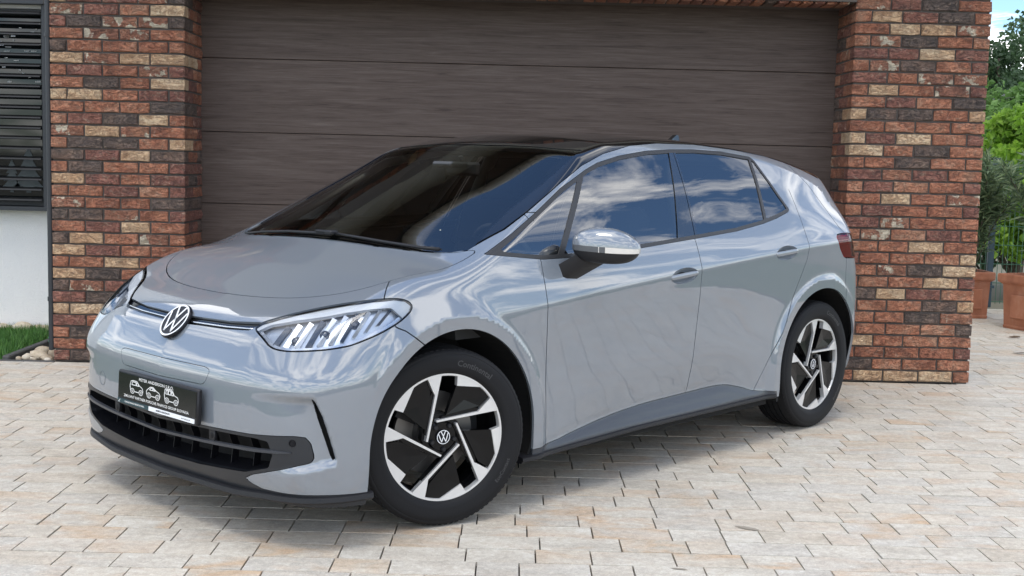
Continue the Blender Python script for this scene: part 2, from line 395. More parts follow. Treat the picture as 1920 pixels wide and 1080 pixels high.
q=MB(); q.box((0,.055,1.3),(4.6,.02,2.6)); q.build('door_backing',mat('black_rubber',(.012,.012,.012),.7),root)
q=MB(); q.box((0,.015,.014),(4.36,.03,.026)); q.build('bottom_seal',MATS['black_rubber'],root)
# ---- house above and beside the garage
st=mat('stucco',(.74,.73,.70),.9); b=NB(st); b.bump(b.noise(b.pos(),95,4,.65),.7,.006); b.col(b.mix(b.noise(b.pos(),1.2,4),(.78,.76,.725),(.84,.825,.79)))
st2=mat('stucco_taupe',(.27,.245,.20),.9); b=NB(st2); b.bump(b.noise(b.pos(),95,4,.65),.6,.006)
dk=mat('anthracite_metal',(.030,.032,.036),.42); tile=mat('roof_tile',(.055,.052,.052),.6)
house=empty('house',(0,WALL_Y,0)); tag(house,'white rendered house wall with dark window beside the garage','house')
q=MB(); q.box((-6.0,1.41+.15,.475),(5.9,.3,.95)); q.box((-6.0,1.41+.15,3.15),(5.9,.3,1.35)); q.box((-7.9,1.41+.15,1.7),(2.1,.3,1.55)); q.build('wall',st,house)
q=MB(); q.box((-3.2,1.75,1.6),(.28,.9,3.2)); q.build('side_wall',st,house)
q=MB(); q.box((.0075,.20,3.07),(6.1,.36,.76)); q.build('gable_wall',st2,house)
q=MB(); q.box((.0,-.20,3.43),(6.3,.84,.04)); q.build('soffit',mat('soffit_wood',(.10,.07,.055),.6),house)
q=MB(); q.prism([(-.62,3.452),(5.9,5.5),(5.9,5.4),(-.62,3.395)],-3.15,3.15,'x'); q.build('roof',tile,house)
q=MB(); q.prism([(1.30,3.85),(6.0,4.9),(6.0,4.8),(1.30,3.78)],-9.5,-3.16,'x'); q.build('roof',tile,house)
q=MB()
arc=[(-.70+.075*math.cos(a),3.45+.075*math.sin(a)) for a in np.linspace(math.pi,2*math.pi,12)]; arc2=[(-.70+.068*math.cos(a),3.45+.068*math.sin(a)) for a in np.linspace(2*math.pi,math.pi,12)]
q.prism(arc+arc2,-3.15,3.15,'x'); q.build('gutter',mat('gutter_metal',(.42,.40,.36),.4,.3),house)
q=MB(); q.box((.0,3.2,1.5),(5.9,5.0,3.0)); q.build('garage_wall',st,house).location=(0,.06,.0)
q=MB(); q.box((-4.06,1.36,.955),(1.02,.18,.03)); q.build('window_sill',dk,house)
# window with its outside blind
win=empty('window',(-4.25,9.62,.97)); tag(win,'dark framed house window behind the slatted blind','window')
q=MB()
for c,d in(((.0,0,.03),(1.3,.07,.06)),((0,0,1.5),(1.3,.07,.08)),((.62,0,.77),(.07,.07,1.5)),((-.62,0,.77),(.07,.07,1.5))): q.box(c,d,bev=.004)
q.build('frame',dk,win)
gl=mat('window_glass',(.010,.012,.014),.03); gl.node_tree.nodes['Principled BSDF'].inputs['IOR'].default_value=1.55
q=MB(); q.box((0,.02,.77),(1.2,.012,1.42)); q.build('pane',gl,win)
dec=mat('window_decal',(.13,.15,.16),.6)
def fir(x,s):
    p=[(0,1)]; 
    for i in range(4): y=1-.22*(i+1); wd=.10+.075*i; p+=[(wd,y),(wd*.45,y+.015)]
    p+=[(.05,.12),(.05,0)]; p=p+[(-a,b) for a,b in p[::-1] if a>0]; return [(x+a*s,.10+b*s) for a,b in p]
for xx,s in((.33,.26),(.46,.36)):
    q=MB(); q.prism(fir(xx,s),.008,.0125,'y'); q.build('tree_sticker',dec,win)
q=MB()
for i in range(26):
    q.box((.22+rng.random()*.34,.010,.95+rng.random()*.42),(rng.uniform(.008,.045),.004,rng.uniform(.006,.016)))
q.build('snow_sticker',mat('white_print',(.75,.76,.77),.6),win)
bl=empty('venetian_blind',(-4.25,9.50,.97)); tag(bl,'anthracite outside blind with tilted horizontal slats','blind')
sl=mat('blind_slat',(.013,.013,.013),.40,Specular_IOR_Level=.35)
q=MB(); prof=[(-.038,-.006),(-.03,.003),(0,.0055),(.03,.003),(.038,-.006)]
q.prism([(a,c) for a,c in prof]+[(a,c-.0018) for a,c in prof[::-1]],-.62,.62,'x'); sm=q.build('slat',sl,bl); sm.location=(0,0,.06); sm.rotation_euler=(R(14),0,0)
for i in range(1,19):
    o=sm.copy(); COL.objects.link(o); o.location=(0,0,.06+.0785*i); o.rotation_euler=(R(14+rng.uniform(-1.5,1.5)),0,0)
q=MB(); q.box((.645,0,.76),(.03,.045,1.54),bev=.004); q.build('guide_rail',dk,bl)
q=MB(); q.box((0,0,1.56),(1.32,.12,.06)); q.build('head_box',dk,bl)
# rain pipe in the corner of the pillar
pipe=empty('downpipe',(-3.128,8.32,0)); tag(pipe,'thin dark downpipe at the outer corner of the left pillar','downpipe')
q=MB(); q.tube([(0,0,.05),(0,0,3.4)],.024,14); q.build('pipe',dk,pipe,smooth=True,angle=40)
for z in(.40,2.17):
    q=MB(); q.tube([(0,0,z-.014),(0,0,z+.014)],.029,14); q.box((.03,0,z),(.05,.012,.014)); q.build('pipe_clip',dk,pipe,angle=40)
# edging, lawn, stones, hose
ek=mat('edging_concrete',(.075,.072,.07),.85); NB(ek).bump(NB(ek).noise(None,60),.3,.004)
e=MB(); e.box((-3.37,8.85,-.01),(.05,1.45,.085),bev=.008); tag(e.build('edging_strip',ek),'dark concrete edging between the lawn and the pale stones','edging')
e=MB(); e.box((-3.9,8.115,-.02),(1.72,.03,.055),bev=.005); tag(e.build('edging_strip',ek),'dark edging along the paving in front of the lawn','edging')
gm=mat('grass_blade',(.06,.16,.025),.6); b=NB(gm); b.col(b.ramp(b.attr('rnd').outputs['Fac'],[(0,(.035,.10,.016)),(.6,(.065,.19,.026)),(1,(.13,.26,.05))]))
n=14000; x=nr.uniform(-4.8,-3.40,n); y=nr.uniform(8.16,9.45,n); hh=nr.uniform(.04,.085,n); an=nr.uniform(0,6.28,n); wd=nr.uniform(.003,.005,n); ln=nr.normal(0,.025,(n,2))
A=np.stack([x-np.cos(an)*wd,y-np.sin(an)*wd,np.full(n,-.01)],1); B=np.stack([x+np.cos(an)*wd,y+np.sin(an)*wd,np.full(n,-.01)],1); Cc=np.stack([x+ln[:,0],y+ln[:,1],hh],1)
V=np.stack([A,B,Cc],1).reshape(-1,3); me=mesh('lawn',V,np.arange(3*n).reshape(n,3)); a=me.attributes.new('rnd','FLOAT','POINT'); a.data.foreach_set('value',np.repeat(nr.random(n),3).astype(np.float32))
lawn=link('lawn',me,gm); tag(lawn,'short green lawn beside the house wall','grass',kind='stuff')
tag(link('lawn_soil',mesh('lawn_soil',[(-9,8.13,-.012),(-3.39,8.13,-.012),(-3.39,9.56,-.012),(-9,9.56,-.012)],[(0,1,2,3)]),mat('soil',(.045,.055,.02),.95)),kind='structure')
tag(link('gravel_bed',mesh('gravel_bed',[(-3.35,8.12,-.013),(-3.05,8.12,-.013),(-3.05,9.5,-.013),(-3.35,9.5,-.013)],[(0,1,2,3)]),mat('bed_soil',(.10,.085,.065),.95)),kind='structure')
rk=mat('limestone',(.5,.43,.32),.85); b=NB(rk); b.col(b.ramp(b.math('ADD',b.math('MULTIPLY',b.noise(b.pos(),25,5,.6),.7),b.math('MULTIPLY',b.rnd(),.3)),[(.25,(.27,.20,.135)),(.5,(.52,.43,.31)),(.75,(.66,.60,.50))])); b.bump(b.noise(b.pos(),90,5,.7),.5,.006)
def rock(x,y,s,label,group):
    bm=bmesh.new(); bmesh.ops.create_icosphere(bm,subdivisions=2,radius=s); sx,sy,sz=rng.uniform(.8,1.5),rng.uniform(.7,1.1),rng.uniform(.55,.85)
    pl=[Vector((rng.gauss(0,1),rng.gauss(0,1),rng.gauss(0,1))).normalized() for _ in range(7)]
    for v in bm.verts:
        for p in pl:
            d=v.co.dot(p)-s*.72
            if d>0: v.co-=p*d*.9
        v.co=Vector((v.co.x*sx,v.co.y*sy,v.co.z*sz))
    me=bpy.data.meshes.new('stone'); bm.to_mesh(me); bm.free(); o=link('stone',me,rk); o.location=(x,y,s*sz*.45); o.rotation_euler=(rng.uniform(-.3,.3),rng.uniform(-.3,.3),rng.uniform(0,6)); tag(o,label,'stone',group)
for x,y,s in((-3.13,8.20,.045),(-3.19,8.24,.055),(-3.25,8.19,.035),(-3.22,8.34,.06),(-3.15,8.42,.05),(-3.28,8.27,.03),(-3.11,8.32,.05),(-3.30,8.17,.025),(-3.20,8.16,.028),(-3.10,8.16,.03),(-3.16,8.55,.06),(-3.25,8.47,.05)):
    rock(x,y,s,'pale limestone lump in the bed at the foot of the left brick pillar','stones at the foot of the left pillar')
for i in range(13):
    rock(-4.45+i*.085+rng.uniform(-.03,.03),9.46+rng.uniform(-.04,.02),rng.uniform(.05,.095),'pale limestone lump between the lawn and the white house wall','stones along the house wall')
hs=mat('hose_green',(.02,.22,.13),.4)
q=MB(); q.tube([(-3.18+.07*math.cos(t),8.62+.06*math.sin(t),.05+.004*t) for t in np.linspace(0,11,40)],.017,8); tag(q.build('garden_hose',hs,smooth=True),'short coil of green garden hose behind the downpipe','hose')

# ================================================================== CAR
# the body is one smooth closed surface F(x,y,z)=0 (x forward from the front axle, y left, z up), cut into panels
def gs(a,sig,axis=0):
    """gaussian smoothing of table a along axis, sigma in cells, edge padded"""
    if sig<=0: return a
    n=int(3*sig)+1; k=np.exp(-.5*(np.arange(-n,n+1)/sig)**2); k/=k.sum()
    a=np.moveaxis(a,axis,0); b=np.concatenate([2*a[:1]-a[n:0:-1],a,2*a[-1:]-a[-2:-n-2:-1]])
    o=sum(k[i]*b[i:i+len(a)] for i in range(2*n+1))
    return np.moveaxis(o,0,axis)
class C1:
    def __init__(s,pts,sig,lo=-4.,hi=1.4,d=.004):
        p=sorted(pts); s.lo=lo;s.d=d; g=np.arange(lo,hi+d,d)
        xs=np.array([a for a,b in p]);ys=np.array([b for a,b in p])
        t=np.interp(g,xs,ys)
        m=g<xs[0]; t[m]=ys[0]+(g[m]-xs[0])*(ys[1]-ys[0])/(xs[1]-xs[0])
        m=g>xs[-1]; t[m]=ys[-1]+(g[m]-xs[-1])*(ys[-1]-ys[-2])/(xs[-1]-xs[-2])
        s.t=gs(t,sig/d)
    def __call__(s,x):
        u=(np.asarray(x,float)-s.lo)/s.d; u=np.clip(u,0,len(s.t)-1.001); i=u.astype(int); f=u-i
        return s.t[i]*(1-f)+s.t[i+1]*f
class C2:
    def __init__(s,t,lo,d): s.t=t;s.lo=lo;s.d=d
    def __call__(s,x,y):
        u=np.clip((np.asarray(x,float)-s.lo[0])/s.d[0],0,s.t.shape[0]-1.001);v=np.clip((np.asarray(y,float)-s.lo[1])/s.d[1],0,s.t.shape[1]-1.001)
        i=u.astype(int);j=v.astype(int);f=u-i;g=v-j;t=s.t
        return (t[i,j]*(1-f)+t[i+1,j]*f)*(1-g)+(t[i,j+1]*(1-f)+t[i+1,j+1]*f)*g
def smax(a,b,k):
    h=np.maximum(k-np.abs(a-b),0)/k
    return np.maximum(a,b)+h*h*h*k/6
def smin(a,b,k): return -smax(-a,-b,k)
WR=(0.0,-2.771); WZ=.348; AR=.424
# ---- top: centreline profile and crown
zc=C1([(1.2,.36),(.80,.665),(.64,.79),(.42,.872),(.2,.965),(-.03,1.052),(-.10,1.085),(-.55,1.30),(-.97,1.495),(-1.2,1.537),(-1.55,1.557),(-1.9,1.555),(-2.3,1.533),(-2.7,1.49),(-3.0,1.44),(-3.3,1.38)],.022)
cr=C1([(1.,.05),(.45,.035),(.15,.02),(-.02,.10),(-.12,.135),(-.35,.15),(-.8,.15),(-1.1,.10),(-1.5,.085),(-2.6,.09),(-3.2,.14)],.08)
def T(x,y): return zc(x)-cr(x)*y*y
# ---- side half width from levels that run along the car
X=np.arange(-3.8,1.2,.008); Z=np.arange(0.,1.8,.004)
L=lambda pts,s=.10: C1(pts,s)(X)
zs=L([(.8,.19),(-.4,.215),(-1.15,.24),(-2.3,.25),(-3.4,.24)])
zd=L([(.8,.24),(.4,.24),(-.3,.24),(-.55,.242),(-.78,.283),(-1.14,.325),(-1.57,.337),(-1.86,.346),(-2.02,.312),(-2.12,.283),(-2.4,.28),(-3.4,.28)],.04)
zk=L([(.8,.74),(.3,.765),(0,.79),(-.42,.824),(-.86,.867),(-1.33,.909),(-1.57,.927),(-2.0,.963),(-2.56,1.003),(-2.88,1.022),(-3.4,1.04)])
zb=L([(.8,1.0),(.2,1.04),(-.17,1.05),(-.5,1.026),(-.65,1.026),(-1.16,1.05),(-1.58,1.078),(-1.96,1.102),(-2.23,1.133),(-2.53,1.195),(-2.8,1.21),(-3.4,1.2)],.06)
ys=L([(.8,.84),(.4,.872),(0,.885),(-.5,.888),(-2.3,.888),(-2.8,.885),(-3.4,.84)])
yd=L([(.8,.845),(.4,.885),(-.2,.885),(-.5,.880),(-.8,.858),(-1.2,.848),(-1.8,.846),(-2.05,.868),(-2.3,.885),(-3.0,.878),(-3.4,.85)],.06)
ym=L([(.8,.85),(.4,.893),(0,.895),(-.6,.891),(-1.2,.889),(-2.2,.889),(-2.8,.893),(-3.1,.88),(-3.4,.855)])
yk=L([(.8,.84),(.4,.885),(.1,.893),(-.4,.905),(-.9,.908),(-1.6,.908),(-2.3,.908),(-2.8,.902),(-3.1,.885),(-3.4,.855)])
yb=L([(.8,.74),(.4,.79),(.1,.82),(-.2,.845),(-.5,.858),(-.9,.864),(-1.6,.862),(-2.2,.848),(-2.6,.82),(-3.0,.77),(-3.4,.70)])
yr=L([(.8,.60),(.0,.60),(-.8,.615),(-1.2,.615),(-1.7,.612),(-2.3,.608),(-2.7,.59),(-3.1,.55),(-3.4,.51)])
zr=1.52
tab=np.empty((len(X),len(Z)))
for i in range(len(X)):
    zm=zd[i]+.5*(zk[i]-zd[i])-.06
    zz=[-.05,zs[i],zs[i]+.012,zd[i],zd[i]+.14,zm+.08,zk[i],zk[i]+.5*(zb[i]-zk[i]),zb[i],.5*(zb[i]+zr),zr,1.8]
    bow=.012
    yy=[ys[i]-.02,ys[i],ys[i]+.004,yd[i],ym[i]-.4*(ym[i]-yd[i])*.5,ym[i],yk[i],.5*(yk[i]+yb[i])+.004,yb[i],.5*(yb[i]+yr[i])+bow,yr[i],yr[i]-.17]
    tab[i]=np.interp(Z,zz,yy)
tabs=gs(tab,3.0,1)           # crease rounding 12 mm
tabS=gs(gs(tab,12.,1),4,0)   # smooth everywhere
# keep crisp near the crease of the doors, soft elsewhere
w=np.zeros_like(tab)
fade=np.clip((-.0-X)/.5,0,1)*np.clip((X+3.25)/.2,0,1)
for i in range(len(X)):
    w[i]=np.exp(-((Z-zk[i])/.05)**2)*fade[i]+np.exp(-((Z-zd[i])/.03)**2)*np.clip((-.45-X[i])/.15,0,1)*np.clip((X[i]+2.25)/.15,0,1)+np.exp(-((Z-zs[i])/.02)**2)
w=np.clip(gs(gs(w,4,1),3,0),0,1)
S0=C2(tabs*w+tabS*(1-w),(X[0],Z[0]),(.008,.004))
def arch(x,z,r=AR):
    """signed distance outside (+) the wheel opening of the nearer wheel"""
    xm=np.where(np.asarray(x)>-1.4,WR[0]-.02,WR[1]+.02)
    dx=np.abs(x-xm); dz=z-WZ
    return np.where(dz>0,np.sqrt(dx*dx+dz*dz),np.maximum(dx,np.sqrt(np.maximum(dx*dx-.15*dz*dz,0))))-r
def S(x,z):
    s=S0(x,z); d=arch(x,z)
    yl=.906-.10*np.clip(-(x)-2.85,0,1)-.55*np.clip(x-.27,0,1)**1.5
    fl=yl-.45*np.maximum(d-.05,0)-.06*(.05-np.minimum(d,.05))
    fl=np.where(z<WZ-.08,fl-(WZ-.08-z)*.1,fl)
    return smax(s,fl,.012)
# ---- front and rear
xf=C1([(.0,.62),(.16,.67),(.22,.705),(.32,.724),(.45,.727),(.58,.722),(.63,.712),(.75,.655),(.84,.575),(1.0,.40),(1.3,.0)],.02,lo=-.2,hi=2.)
pf=C1([(-1,.0),(0,0),(.2,.008),(.4,.018),(.55,.034),(.68,.058),(.76,.092),(.83,.155),(.88,.26),(.94,.45),(1.2,1.3)],.035,lo=-1,hi=1.6)
def Fr(y,z):
    y=np.abs(y); u=np.clip((z-.60)/.2,0,1); u=u*u*(3-2*u)
    return xf(z)-pf(y)-.10*u*np.maximum(y-.5,0)
xr_=C1([(.0,-3.2),(.2,-3.33),(.3,-3.40),(.5,-3.45),(.7,-3.45),(.85,-3.43),(.98,-3.39),(1.1,-3.335),(1.36,-3.185),(1.5,-3.12),(1.8,-2.9)],.02,lo=-.2,hi=2.)
pr_=C1([(-1,0),(0,0),(.3,.02),(.5,.06),(.65,.11),(.75,.16),(.83,.21),(.9,.32),(1.2,1.2)],.04,lo=-1,hi=1.6)
def Re(y,z): return xr_(z)+pr_(np.abs(y))
kts=C1([(1.,.12),(.3,.10),(.05,.09),(-.2,.05),(-.5,.045),(-1.1,.05),(-2.8,.06),(-3.4,.06)],.06)
POCK=True
def sst(t): t=np.clip(t,0,1); return t*t*(3-2*t)
def pocket(u,z):
    """hollow of the bumper corner inboard of the air slot"""
    us=np.interp(z,[.30,.346,.415,.499,.556,.60],[.232,.221,.202,.175,.147,.13])
    w=sst((u+.13)/(us+.13))**1.4*(1-sst((u-us+.002)/.010))
    zb_=np.interp(u,[-.13,.0,.12,.22],[.262,.272,.292,.318])
    return .030*w*sst((.575-z)/.035)*sst((z-zb_)/.035)
def F(x,y,z):
    y=np.abs(y)
    a=y-S(x,z); b=(z-T(x,y))*.92; c=x-Fr(y,z); d=Re(y,z)-x
    f=smax(a,b,kts(x)); f=smax(f,c,.07); f=smax(f,d,.07)
    if POCK:
        k=(x>.42)&(z<.60)&(z>.2)&(y>.25)
        if np.any(k): f=np.where(k,f+pocket((y-x)*.70711,z),f)
    return np.maximum(f,(.165-z))
def grad(P,h=.003):
    x,y,z=P.T; g=np.stack([F(x+h,y,z)-F(x-h,y,z),F(x,y+h,z)-F(x,y-h,z),F(x,y,z+h)-F(x,y,z-h)],-1)/(2*h); return g
def project(P,n=4):
    for _ in range(n):
        g=grad(P); P=P-(F(*P.T)/np.maximum((g*g).sum(1),.2))[:,None]*g
    return P

def surface(h=.0125):
    xs=np.arange(-3.56,.80,h); ys=np.arange(-h*1.5,.97,h); zs=np.arange(.13,1.62,h)
    f=np.empty((len(xs),len(ys),len(zs)),np.float32)
    for i0 in range(0,len(xs),40):
        A=np.meshgrid(xs[i0:i0+40],ys,zs,indexing='ij'); f[i0:i0+40]=F(*[a.ravel() for a in A]).reshape(A[0].shape)
    s=f<0; c=s[:-1,:-1,:-1]; al=c.copy(); an=c.copy()
    for dx in(0,1):
        for dy in(0,1):
            for dz in(0,1):
                q=s[dx:dx+len(xs)-1,dy:dy+len(ys)-1,dz:dz+len(zs)-1]; al&=q; an|=q
    act=an&~al; idx=-np.ones(act.shape,np.int64); I=np.argwhere(act); idx[act]=np.arange(len(I))
    acc=np.zeros((len(I),3)); cnt=np.zeros(len(I))
    cor=[(a,b,c) for a in(0,1) for b in(0,1) for c in(0,1)]
    for p in cor:
        for ax in range(3):
            if p[ax]: continue
            q=list(p);q[ax]=1
            fa=f[I[:,0]+p[0],I[:,1]+p[1],I[:,2]+p[2]];fb=f[I[:,0]+q[0],I[:,1]+q[1],I[:,2]+q[2]]
            mk=(fa<0)!=(fb<0); t=np.where(mk,fa/np.where(mk,fa-fb,1),0); P=np.array(p,float)+np.zeros((len(I),3)); P[:,ax]+=t
            acc+=P*mk[:,None]; cnt+=mk
    V=(I+acc/cnt[:,None])*h+np.array([xs[0],ys[0],zs[0]])
    Q=[]
    for ax in range(3):
        o=[k for k in range(3) if k!=ax]; sl0=[slice(None)]*3; sl1=[slice(None)]*3; sl0[ax]=slice(0,-1); sl1[ax]=slice(1,None)
        ch=s[tuple(sl0)]!=s[tuple(sl1)]; E=np.argwhere(ch)
        ok=(E[:,o[0]]>0)&(E[:,o[1]]>0)&(E[:,o[0]]<act.shape[o[0]])&(E[:,o[1]]<act.shape[o[1]]); E=E[ok]
        def cell(a,b): G=E.copy(); G[:,o[0]]-=a; G[:,o[1]]-=b; return idx[G[:,0],G[:,1],G[:,2]]
        q=np.stack([cell(1,1),cell(0,1),cell(0,0),cell(1,0)],1)
        ins=s[E[:,0],E[:,1],E[:,2]]; flip=ins if ax!=1 else ~ins
        q[~flip]=q[~flip][:,::-1]; Q.append(q)
    Q=np.vstack(Q); Q=Q[(Q>=0).all(1)]
    V=project(V,4); T=np.vstack([Q[:,[0,1,2]],Q[:,[0,2,3]]])
    return V,T
def nrm(V):
    g=grad(V); return g/np.maximum(np.linalg.norm(g,axis=1),1e-9)[:,None]
class Sh:
    def __init__(s,V,N,T): s.V,s.N,s.T=V,N,T
    def compact(s):
        u,inv=np.unique(s.T,return_inverse=True); return Sh(s.V[u],s.N[u],inv.reshape(-1,3)) if len(s.T) else Sh(s.V[:0],s.N[:0],s.T)
def clip(m,sv):
    """split by the sign of a per-vertex field: (inside s<0, outside s>0)"""
    if len(m.T)==0: return m,m
    s=np.where(np.abs(sv)<1e-6,1e-6,sv); V,N,T=m.V,m.N,m.T; neg=s[T]<0; k=neg.sum(1)
    Ti,To=T[k==3],T[k==0]; mx=(k==1)|(k==2)
    if mx.any():
        t=T[mx].copy(); ng=neg[mx]; odd=np.where(k[mx]==1,ng.argmax(1),(~ng).argmax(1)); ar=np.arange(len(t))
        a,b,c=t[ar,odd],t[ar,(odd+1)%3],t[ar,(odd+2)%3]
        E=np.sort(np.vstack([np.stack([a,b],1),np.stack([a,c],1)]),1); ky,inv=np.unique(E[:,0].astype(np.int64)*10000000+E[:,1],return_inverse=True); inv=inv.ravel(); u=np.stack([ky//10000000,ky%10000000],1)
        w_=(s[u[:,0]]/(s[u[:,0]]-s[u[:,1]]))[:,None]; P=V[u[:,0]]*(1-w_)+V[u[:,1]]*w_
        y0=np.abs(P[:,1])<1e-6; P=project(P,1); P[y0,1]=0
        n0=len(V); V=np.vstack([V,P]); N=np.vstack([N,nrm(P)]); ab=inv[:len(t)]+n0; ac=inv[len(t):]+n0
        one=np.stack([a,ab,ac],1); two=np.vstack([np.stack([ab,b,c],1),np.stack([ab,c,ac],1)]); oin=k[mx]==1
        Ti=np.vstack([Ti,one[oin],two[np.tile(~oin,2)]]); To=np.vstack([To,one[~oin],two[np.tile(oin,2)]])
    return Sh(V,N,Ti).compact(),Sh(V,N,To).compact()
def psdf(P,poly):
    """signed distance to closed 2D polygon, negative inside"""
    P=np.asarray(P,float); poly=np.asarray(poly,float); d=np.full(len(P),1e9); ins=np.zeros(len(P),bool); n=len(poly)
    for i in range(n):
        a,b_=poly[i],poly[(i+1)%n]; e=b_-a; L=e@e
        if L<1e-14: continue
        v=P-a; t=np.clip(v@e/L,0,1); q=v-t[:,None]*e; d=np.minimum(d,(q*q).sum(1))
        c=((a[1]>P[:,1])!=(b_[1]>P[:,1]))
        with np.errstate(divide='ignore',invalid='ignore'): xx=(b_[0]-a[0])*(P[:,1]-a[1])/(b_[1]-a[1] if b_[1]!=a[1] else 1e-12)+a[0]
        ins^=c&(P[:,0]<xx)
    return np.where(ins,-1,1)*np.sqrt(d)
PX={'xz':lambda V:V[:,[0,2]],'xy':lambda V:V[:,[0,1]],'yz':lambda V:V[:,[1,2]],'dz':lambda V:np.stack([(V[:,1]-V[:,0])*.70711,V[:,2]],1),'rz':lambda V:np.stack([(V[:,1]+V[:,0])*.70711,V[:,2]],1)}
GAP=.0022
def cut(m,plane,poly,gap=GAP,where=None):
    s=psdf(PX[plane](m.V),poly)
    if where is not None: s=np.where(where(m.V,m.N),s,np.abs(s)+.05)
    if gap==0: return clip(m,s)
    return clip(m,s+gap)[0],clip(m,s-gap)[1]
def D3(pts): P=np.array(pts); return np.stack([(P[:,1]-P[:,0])*.70711,P[:,2]],1)
def boundary(m):
    E=np.vstack([m.T[:,[0,1]],m.T[:,[1,2]],m.T[:,[2,0]]]); S_=np.sort(E,1).astype(np.int64); u,ix,ct=np.unique(S_[:,0]*10000000+S_[:,1],return_index=True,return_counts=True)
    return E[ix[ct==1]]
def both(m): return Sh(np.vstack([m.V,m.V*[1,-1,1]]),np.vstack([m.N,m.N*[1,-1,1]]),np.vstack([m.T,m.T[:,::-1]+len(m.V)]))
def mir(m): return Sh(m.V*[1,-1,1],m.N*[1,-1,1],m.T[:,::-1])
def off(m,d): return Sh(m.V-m.N*d,m.N,m.T)
def part(name,m,mt,parent,flange=.012,d=0.):
    if len(m.T)==0: return None
    m=off(m,d) if d else m; V,N,T=m.V,m.N,m.T
    if flange:
        B=boundary(m); B=B[~((np.abs(V[B[:,0],1])<1e-4)&(np.abs(V[B[:,1],1])<1e-4))]
        a,b_=V[B[:,0]],V[B[:,1]]; na,nb_=N[B[:,0]],N[B[:,1]]; o=len(V)
        fn=np.cross(b_-a,na); fn/=np.maximum(np.linalg.norm(fn,axis=1),1e-9)[:,None]; k=len(B)
        V=np.vstack([V,a,b_,b_-nb_*flange,a-na*flange]); N=np.vstack([N,fn,fn,fn,fn]); r_=np.arange(k)
        T=np.vstack([T,np.stack([o+k+r_,o+r_,o+3*k+r_],1),np.stack([o+k+r_,o+3*k+r_,o+2*k+r_],1)])
    me=mesh(name,V,T,normals=N); return link(name,me,mt,parent)
def pair(name,m,mt,parent,flange=.012,d=0.,labels=(None,None)):
    a=part(name,m,mt,parent,flange,d); b_=part(name,mir(m),mt,parent,flange,d)
    for o,l in zip((a,b_),labels):
        if l and o: o['label']=l
    return a,b_
# ---- materials
PAINT=mat('car_paint',(.168,.190,.216),.35,Coat_Weight=1.0,Coat_Roughness=.012,Coat_IOR=2.0)
BLK=mat('gloss_black',(.008,.008,.009),.08,Coat_Weight=.6,Coat_Roughness=.02)
PLAS=mat('black_plastic',(.012,.012,.014),.45,Specular_IOR_Level=.35); SATIN=mat('satin_black',(.006,.006,.008),.42,Specular_IOR_Level=.22)
DARK=mat('dark_void',(.004,.004,.004),.9); CHR=mat('chrome',(.72,.73,.75),.10,1.0); SILV=mat('machined_silver',(.74,.735,.725),.30,.55)
SILLM=mat('sill_satin',(.036,.041,.050),.30,Coat_Weight=.15,Coat_Roughness=.15)
RUB=mat('tyre_rubber',(.010,.010,.011),.68,Specular_IOR_Level=.25); b=NB(RUB); b.bump(b.noise(b.obj(),220,3),.15,.002)
WHT=mat('white_trim',(.80,.80,.80),.35)
def glass(name,tint,ior,rough=.0,tr=1.0):
    if name in MATS: return MATS[name]
    m=bpy.data.materials.new(name); m.use_nodes=True; t=m.node_tree; t.nodes.clear(); o=t.nodes.new('ShaderNodeOutputMaterial')
    fr=t.nodes.new('ShaderNodeFresnel'); fr.inputs[0].default_value=ior; g=t.nodes.new('ShaderNodeBsdfGlossy'); g.inputs['Roughness'].default_value=rough
    tb=t.nodes.new('ShaderNodeBsdfTransparent'); tb.inputs[0].default_value=(*tint,1); mxs=t.nodes.new('ShaderNodeMixShader')
    t.links.new(fr.outputs[0],mxs.inputs[0]); t.links.new(tb.outputs[0],mxs.inputs[1]); t.links.new(g.outputs[0],mxs.inputs[2]); t.links.new(mxs.outputs[0],o.inputs[0]); MATS[name]=m; return m
G_WS=glass('windscreen_glass',(.84,.88,.86),2.1); G_SIDE=glass('side_glass',(.58,.63,.62),3.1); G_LAMP=glass('lamp_glass',(.93,.95,.97),1.45); G_RED=glass('tail_lamp_glass',(.62,.02,.03),1.5)
car=empty('car',(CX,CY,0),CPHI); tag(car,'light grey electric hatchback with black roof parked in front of the garage','car')
# ---- build and cut (left half, mirrored)

V,T_=surface(); base=Sh(V,nrm(V),T_)
_,base=clip(base,base.V[:,1].copy()); base.V[np.abs(base.V[:,1])<2e-4,1]=0; base.N[base.V[:,1]==0,1]=0
base,_=clip(base,np.where(True,-(base.V[:,2]-.168),0))                      # open underneath
_,base=clip(base,np.where(base.V[:,1]>.5,arch(base.V[:,0],base.V[:,2]),1.))  # wheel openings
body=base; SHELL=[]
# windscreen
WS=[(-.045,-.2),(-.045,0),(-.048,.2),(-.055,.36),(-.080,.52),(-.108,.62),(-.150,.70),(-.205,.748),(-.235,.747),(-.35,.712),(-.493,.683),(-.737,.660),(-.95,.633),(-1.028,.618),(-1.034,.600),(-1.0,.50),(-.965,.30),(-.945,.1),(-.945,-.2)]
ws,body=cut(body,'xy',WS,.0015,lambda V,N:V[:,2]>1.0)
# bonnet
BN=[(.457,-.3),(.457,0),(.448,.18),(.430,.32),(.402,.44),(.365,.535),(.318,.62),(.262,.685),(.195,.735),(.10,.768),(-.05,.789),(-.19,.790),(-.212,.780),(-.205,.758),(-.150,.712),(-.108,.630),(-.075,.52),(-.050,.36),(-.042,.2),(-.040,0),(-.040,-.3)]
bn,body=cut(body,'xy',chaikin(BN,1),GAP,lambda V,N:V[:,2]>.80)
